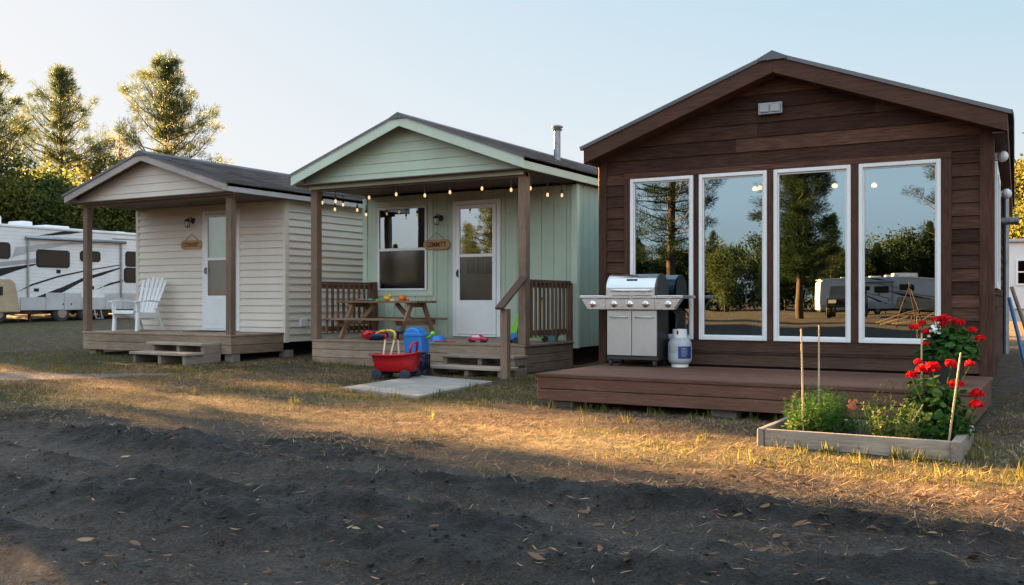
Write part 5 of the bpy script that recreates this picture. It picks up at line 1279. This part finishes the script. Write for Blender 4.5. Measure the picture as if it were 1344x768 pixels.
# ================================================================== TREES
def puff_needles(P, Dv, rad, per, nl, nw):
    """needle tufts: per thin triangles round each centre P, leaning along Dv"""
    n = len(P); c = np.repeat(P, per, 0); d = rng.normal(0,1,(n*per,3)); d /= np.linalg.norm(d,axis=1)[:,None]
    off = d*(np.repeat(rad, per)*rng.uniform(.1,1,n*per)**.6)[:,None]; off[:,2] *= .75
    dr = d*.8 + np.repeat(Dv, per, 0)*.7 + rng.normal(0,.35,(n*per,3)) + np.array([0,0,.25]); dr /= np.linalg.norm(dr,axis=1)[:,None]
    s = np.cross(dr, rng.normal(0,1,(n*per,3))); s /= np.linalg.norm(s,axis=1)[:,None]+1e-9
    p = c+off; L = (nl*rng.uniform(.6,1.3,n*per))[:,None]
    V = np.stack([p-s*nw/2, p+s*nw/2, p+dr*L], 1).reshape(-1,3)
    return V, np.arange(n*per*3).reshape(-1,3)
def pine(name, label, cat, loc, H, zb, wid, whorls, puffs=5, per=60, mat_='needle', loose=1., group=None, prad=.30, shape=.8):
    root = thing(name, label, cat, loc, 0, group)
    tr = MB(); bend = [(.10*math.sin(k*1.3+H)*k/8, .10*math.cos(k*1.7+H)*k/8, H*k/8) for k in range(9)]
    tr.tube([(0,0,-.3)]+bend[1:], [H*.017]+[H*.0155*(1-k/8.3)+.008 for k in range(1,9)], 9)
    P = []; D = []; RD = []; TT = []
    for i in range(whorls):
        u = (i+random.uniform(-.3,.3))/whorls; u = min(max(u,0),.985); z = zb+(H-zb)*u
        prof = (1-u)**shape*min(1, .45+u*2.2)
        kk = random.choice((3,4,4,5)) if u < .85 else 4; a0 = random.uniform(0,2*PI)
        for k in range(kk):
            L = wid*prof*random.uniform(.62,1.18)+.12; a = a0+2*PI*k/kk+random.uniform(-.4,.4)
            el = R(4+50*u+random.uniform(-10,12)); base = np.array([0,0,z])
            d = np.array([math.cos(a)*math.cos(el), math.sin(a)*math.cos(el), math.sin(el)])
            e = base+d*L; e[2] += L*.10; m_ = base+d*L*.55; m_[2] -= L*.05
            tr.tube([base, m_, e], [.012+.010*L, .010+.006*L, .006], 4)
            npf = max(2, int(puffs*(L/wid+.25)*random.uniform(.7,1.3)))
            tt = random.gauss(.42,.2)
            for j in range(npf):
                f = 1-(random.random()**1.5)*.75*loose; q = (base*(1-f)+e*f) if f > .6 else (base*(1-f/.6*.55)+m_*(f/.6*.55))
                lat = np.array([-math.sin(a), math.cos(a), 0])*random.gauss(0,.22)*L*(1.15-f*.5); q = q+lat; q[2] += random.gauss(.02,.06)
                P.append(q); D.append(d+lat*.5); RD.append(prad*random.uniform(.65,1.2)*(.75+.25*prof)); TT.append(tt+random.gauss(0,.12))
    for j in range(6): P.append(np.array([random.gauss(0,.08),random.gauss(0,.08),H-.1*j])); D.append(np.array([0,0,1.])); RD.append(prad*.6); TT.append(.5)
    tr.build('trunk', M['bark'], root, smooth=True, clean=False)
    V, F = puff_needles(np.array(P), np.array(D), np.array(RD), per, .17, .022)
    npmesh('crown', V, F, M[mat_], np.repeat(np.clip(TT,0,1), per*3), root)
    return root
def broadleaf(name, label, cat, loc, H, zb, wid, nb, per, leaf, mat_, bark='bark', group=None, sparse=1., stems=1, tone=.45):
    root = thing(name, label, cat, loc, 0, group)
    tr = MB(); P = []; TT = []
    for s_ in range(stems):
        sx, sy = (random.gauss(0,.25*wid), random.gauss(0,.25*wid)) if stems > 1 else (0,0)
        hs = H*random.uniform(.8,1.) if stems > 1 else H*.93
        tr.tube([(sx*.3,sy*.3,-.3),(sx*.6+.05,sy*.6,hs*.35),(sx,sy+.06,hs*.7),(sx*1.05,sy,hs)], [H*.012+.02,H*.010+.012,H*.006+.006,.008], 8)
        for i in range(nb//stems):
            u = (i+.5)/(nb//stems); z = zb+(hs-zb)*u
            L = wid*(math.sin(PI*min(.97,.14+u*.86))**.7)*random.uniform(.45,1.15); a = random.uniform(0,2*PI); el = R(random.uniform(8,55))
            b0 = np.array([sx*(.6+.4*u), sy*(.6+.4*u), z*.92]); d = np.array([math.cos(a)*math.cos(el), math.sin(a)*math.cos(el), math.sin(el)])
            e = b0+d*L; tr.tube([b0, b0+d*L*.5+np.array([0,0,.04]), e], [.008+.012*L,.006+.006*L,.004], 4)
            tt = random.gauss(tone,.2)
            for j in range(int(5*sparse)+1):
                f = random.uniform(.35,1.1); P.append(b0+d*L*f+np.array([random.gauss(0,.16),random.gauss(0,.16),random.gauss(0,.13)])*(L+.4)); TT.append(tt+random.gauss(0,.1))
    tr.build('trunk', M[bark], root, smooth=True, clean=False)
    P = np.array(P); c = np.repeat(P, per, 0)+rng.normal(0,.16+.05*wid,(len(P)*per,3))
    V, F, k = leaf_cloud(c, rng.normal(0,.4,(len(c),3))+np.array([0,0,.6]), leaf, .8, 4)
    npmesh('crown', V, F, M[mat_], np.repeat(np.clip(np.repeat(TT,per)+rng.normal(0,.10,len(c)),0,1), k), root)
    return root
def bearing(deg, dist):
    """a point dist metres off, deg degrees left of straight across the yard"""
    a = R(deg+30); x, y = -math.sin(a)*dist, math.cos(a)*dist
    return (x, y, float(base_z(np.array([x]), np.array([y]))[0]))
G1 = 'trees behind the travel trailer'
pA = pine('pine_tree', 'tall open-crowned pine behind the trailer, left of the birch', 'pine', bearing(24.8, 46), 10.3, 2.2, 3.7, 30, 17, 31, loose=1.15, prad=.25, group=G1)
pB = pine('pine_tree', 'tallest rounded pine rising behind the beige cabin roof', 'pine', bearing(19.5, 43), 10.3, 2.6, 3.3, 31, 19, 32, loose=1.1, prad=.25, group=G1, shape=.62)
pC = pine('pine_tree', 'pine cut by the left edge of the photo', 'pine', bearing(28.2, 38), 8.6, 1.6, 3.0, 26, 15, 31, prad=.25, group=G1)
broadleaf('birch_tree', 'thin sparse yellowing birch between the two tall pines', 'birch', bearing(22.1, 50), 10.2, 3.6, 1.3, 44, 14, .045, 'leaf_gold', 'bark_pale', G1, .6, 2, .62)
broadleaf('birch_tree', 'bright yellow young birch just left of the beige cabin roof', 'birch', bearing(23.0, 42), 6.6, 1.6, 1.2, 46, 34, .055, 'leaf_gold', 'bark_pale', G1, 1, 2, .7)
bs = broadleaf('bush', 'dark green bush at the left edge behind the trailer', 'bush', bearing(26.6, 37), 5.9, .5, 2.0, 54, 21, .068, 'leaf_bush', 'bark', G1, 1.2, 3, .25)
for (dg, ds, sc, lab, rz) in ((25.2, 37.5, .93, 'second dark bush from the left edge behind the trailer', 1.1), (23.6, 38, .86, 'dark bush showing above the trailer roof left of the porch post', 2.3),
                              (21.8, 39, .80, 'dark bush seen under the beige porch roof beside the porch post', 3.9), (20.2, 38.5, .82, 'dark bush seen under the beige porch roof near the cabin wall', 5.0)):
    dup(bs, bearing(dg, ds), rz, lab, sc)
gb = broadleaf('shrub', 'golden green shrub above the trailer roof at the far left', 'shrub', bearing(27.3, 35.5), 4.7, .4, 1.3, 44, 40, .06, 'leaf_gold', 'bark', G1, 1.2, 3, .4)
for (dg, ds, sc, lab, rz) in ((24.4, 35.8, .9, 'golden green shrub above the middle of the trailer roof', 2.0), (22.6, 36, .95, 'golden green shrub behind the trailer right of the porch post', 4.1), (21.0, 36.2, .9, 'golden green shrub by the beige cabin wall behind the trailer', .7)):
    dup(gb, bearing(dg, ds), rz, lab, sc)
# right edge
G2 = 'trees behind the mobile home'
rt = broadleaf('birch_tree', 'golden leafy tree at the right edge behind the brown cabin', 'birch', bearing(-27.3, 45), 7.6, 1.0, 1.9, 64, 44, .065, 'leaf_gold', 'bark_pale', G2, 1.2, 2, .32)
dup(rt, bearing(-29.6, 43), 2.0, 'second golden leafy tree, further right and cut by the photo edge', 1.05)
dup(bs, bearing(-26.4, 50), 1.0, 'dark green tree behind the golden one at the right edge', 1.02, G2)
# trees added out of view on the sunny side to shade and dapple the yard
G3 = 'unseen trees added left of the yard for shade'
lab3 = 'unseen tree added left of the view to cast long shade over the yard'
def shade(root_, x, y, rz, sc): return dup(root_, (x, y, float(base_z(np.array([x]), np.array([y]))[0])), rz, lab3, sc, G3)
SH = [(bs,-37,18.6,.9,1.5),(pB,-44,16.9,.7,.74),(gb,-35,17.15,1.2,1.75),(gb,-34,11.2,2.2,1.8),(bs,-38.5,19.6,2.,1.15),
      (bs,-36,10.7,.3,1.8),(bs,-37.5,7.3,1.7,1.65),(pB,-40,9.2,1.,1.05),(pA,-39,5.0,3.,1.05),(bs,-36.5,4.2,3.2,1.6),(bs,-37,1.2,4.4,1.65),(pB,-39,-.6,2.,1.0),(bs,-36,-2.2,5.2,1.6),(bs,-35,-5.5,.8,1.6)]
for a in SH: shade(*a)
# ---- across the yard, behind the viewer: only seen mirrored in the panes
G4 = 'trees across the yard mirrored in the windows'
pD = pine('spruce_tree', 'large dark conifer mirrored in the leftmost tall window', 'conifer', (-14.3, -20.0, 0), 13.5, 2.6, 2.9, 34, 8, 58, 'needle_dark', 1.2, G4, .34, .7)
pE = pine('spruce_tree', 'tall dense conifer mirrored in the third tall window', 'conifer', (-12.1, -32.0, 0), 10.6, 2.2, 2.5, 40, 13, 74, 'needle_dark', 1.25, G4, .36, .85)
dup(pD, (-3.6, -25.5, 0), 2.1, 'conifer mirrored at the right edge of the rightmost tall window', .85)
lab4 = 'conifer of the far tree line mirrored low in the tall windows'
k = 0
for x in np.linspace(-72, 24, 64):
    k += 1; s_ = random.uniform(.44, .64); src = (pE, bs, pD, bs, pE, bs)[k % 6]
    if src is bs: s_ *= 1.9
    dup(src, (x+random.uniform(-.7,.7), -55-random.uniform(0,7), 0), random.uniform(0,6), lab4 if src is not bs else 'leafy tree of the far tree line mirrored low in the tall windows', s_, G4)
dup(rt, (-28.6, -9.5, 0), 1.0, 'yellowing birch mirrored at the left of the sage green cabin window', .9, G4)
dup(pA, (-25.0, -18.0, 0), 2.0, 'open-crowned pine mirrored in the sage green cabin door', .62, G4)
for (x, y, s_) in ((-30.,-17.,.6),(-24.5,-20.,.55),(-36,-19,.6),(-20,-19,.55)): dup(bs, (x, y, 0), x, 'dark bush of the far side mirrored in the cabin doors', s_, G4)
dup(rv, (-9.4, -44, 0), R(68), 'white trailer across the yard, mirrored in the rightmost tall window', .85)
# branch pile, mirrored in the rightmost window
bp_ = thing('branch_pile', 'pile of bare poles and branches mirrored in the rightmost tall window', 'branches', (-5.0, -19.5, 0))
for (p, q, r_) in (((-.5,0,0),(.05,.1,1.5),.035),((.35,.1,0),(0,.05,1.55),.04),((.1,-.3,0),(-.02,.05,1.5),.035),((-1.2,.2,.1),(1.3,.1,.75),.03),((-1.1,-.1,.05),(1.2,.3,.55),.03),((.2,.2,.1),(1.7,.3,1.1),.025),((-.6,.3,.1),(1.5,-.1,.3),.03),((.7,.1,0),(1.5,.2,1.3),.025)):
    MB().tube([p, tuple((Vector(p)+Vector(q))/2+Vector((0,0,.04))), q], [r_*.7, r_*.6, r_*.4], 7).build('branch', M['bark'], bp_, smooth=True)
# dark pickup, mirrored in the third window
tk_ = thing('pickup_truck', 'dark pickup truck mirrored at the right side of the third tall window', 'truck', (-10.3, -35.5, 0), R(82))
MB().prism([(-2.4,.5),(2.5,.5),(2.55,.95),(1.25,1.08),(.75,1.62),(-.75,1.64),(-.85,1.12),(-2.4,1.10)], 'Y', -.9, .9).build('body', M['truck'], tk_, bevel=.06, seg=2)
for y_ in (-.905, .905): MB().prism([(-.7,1.12),(1.05,1.12),(.68,1.55),(-.66,1.56)], 'Y', y_-.004, y_+.004).build('side_glass', M['pane_dark'], tk_)
for x in (-1.6, 1.55):
    for y_ in (-.82, .82): MB().lathe([(.001,-.12),(.36,-.12),(.40,-.08),(.40,.08),(.36,.12),(.001,.12)], (x, y_, .40), 22, 'Y').build('wheel', M['rubber'], tk_)
for y_ in (-.6, .6): MB().box(2.53, 2.575, y_-.18, y_+.18, .70, .86).build('headlight', M['frost'], tk_)

# the far wood across the yard reads as one mass in the panes
n_ = 2600; x_ = rng.uniform(-80, 30, n_); top_ = 3.4+3.2*fbm(x_*.22, x_*0+3, 4, 17)+1.6*(vnoise(x_*.9, x_*0, 5)-.5)
z_ = top_*rng.uniform(0,1,n_)**.8; P = np.stack([x_, -63+rng.normal(0,1.2,n_), z_], -1)
V, F = puff_needles(P, np.tile(np.array([[0,0,.6]]),(n_,1)), np.full(n_,.75), 46, .42, .12)
o_ = npmesh('far_wood', V, F, M['leaf_bush'], np.repeat(np.clip(rng.normal(.35,.2,n_),0,1), 46*3))
tag(o_, 'far dense wood across the yard, mirrored low in the tall windows', 'wood', kind='stuff')
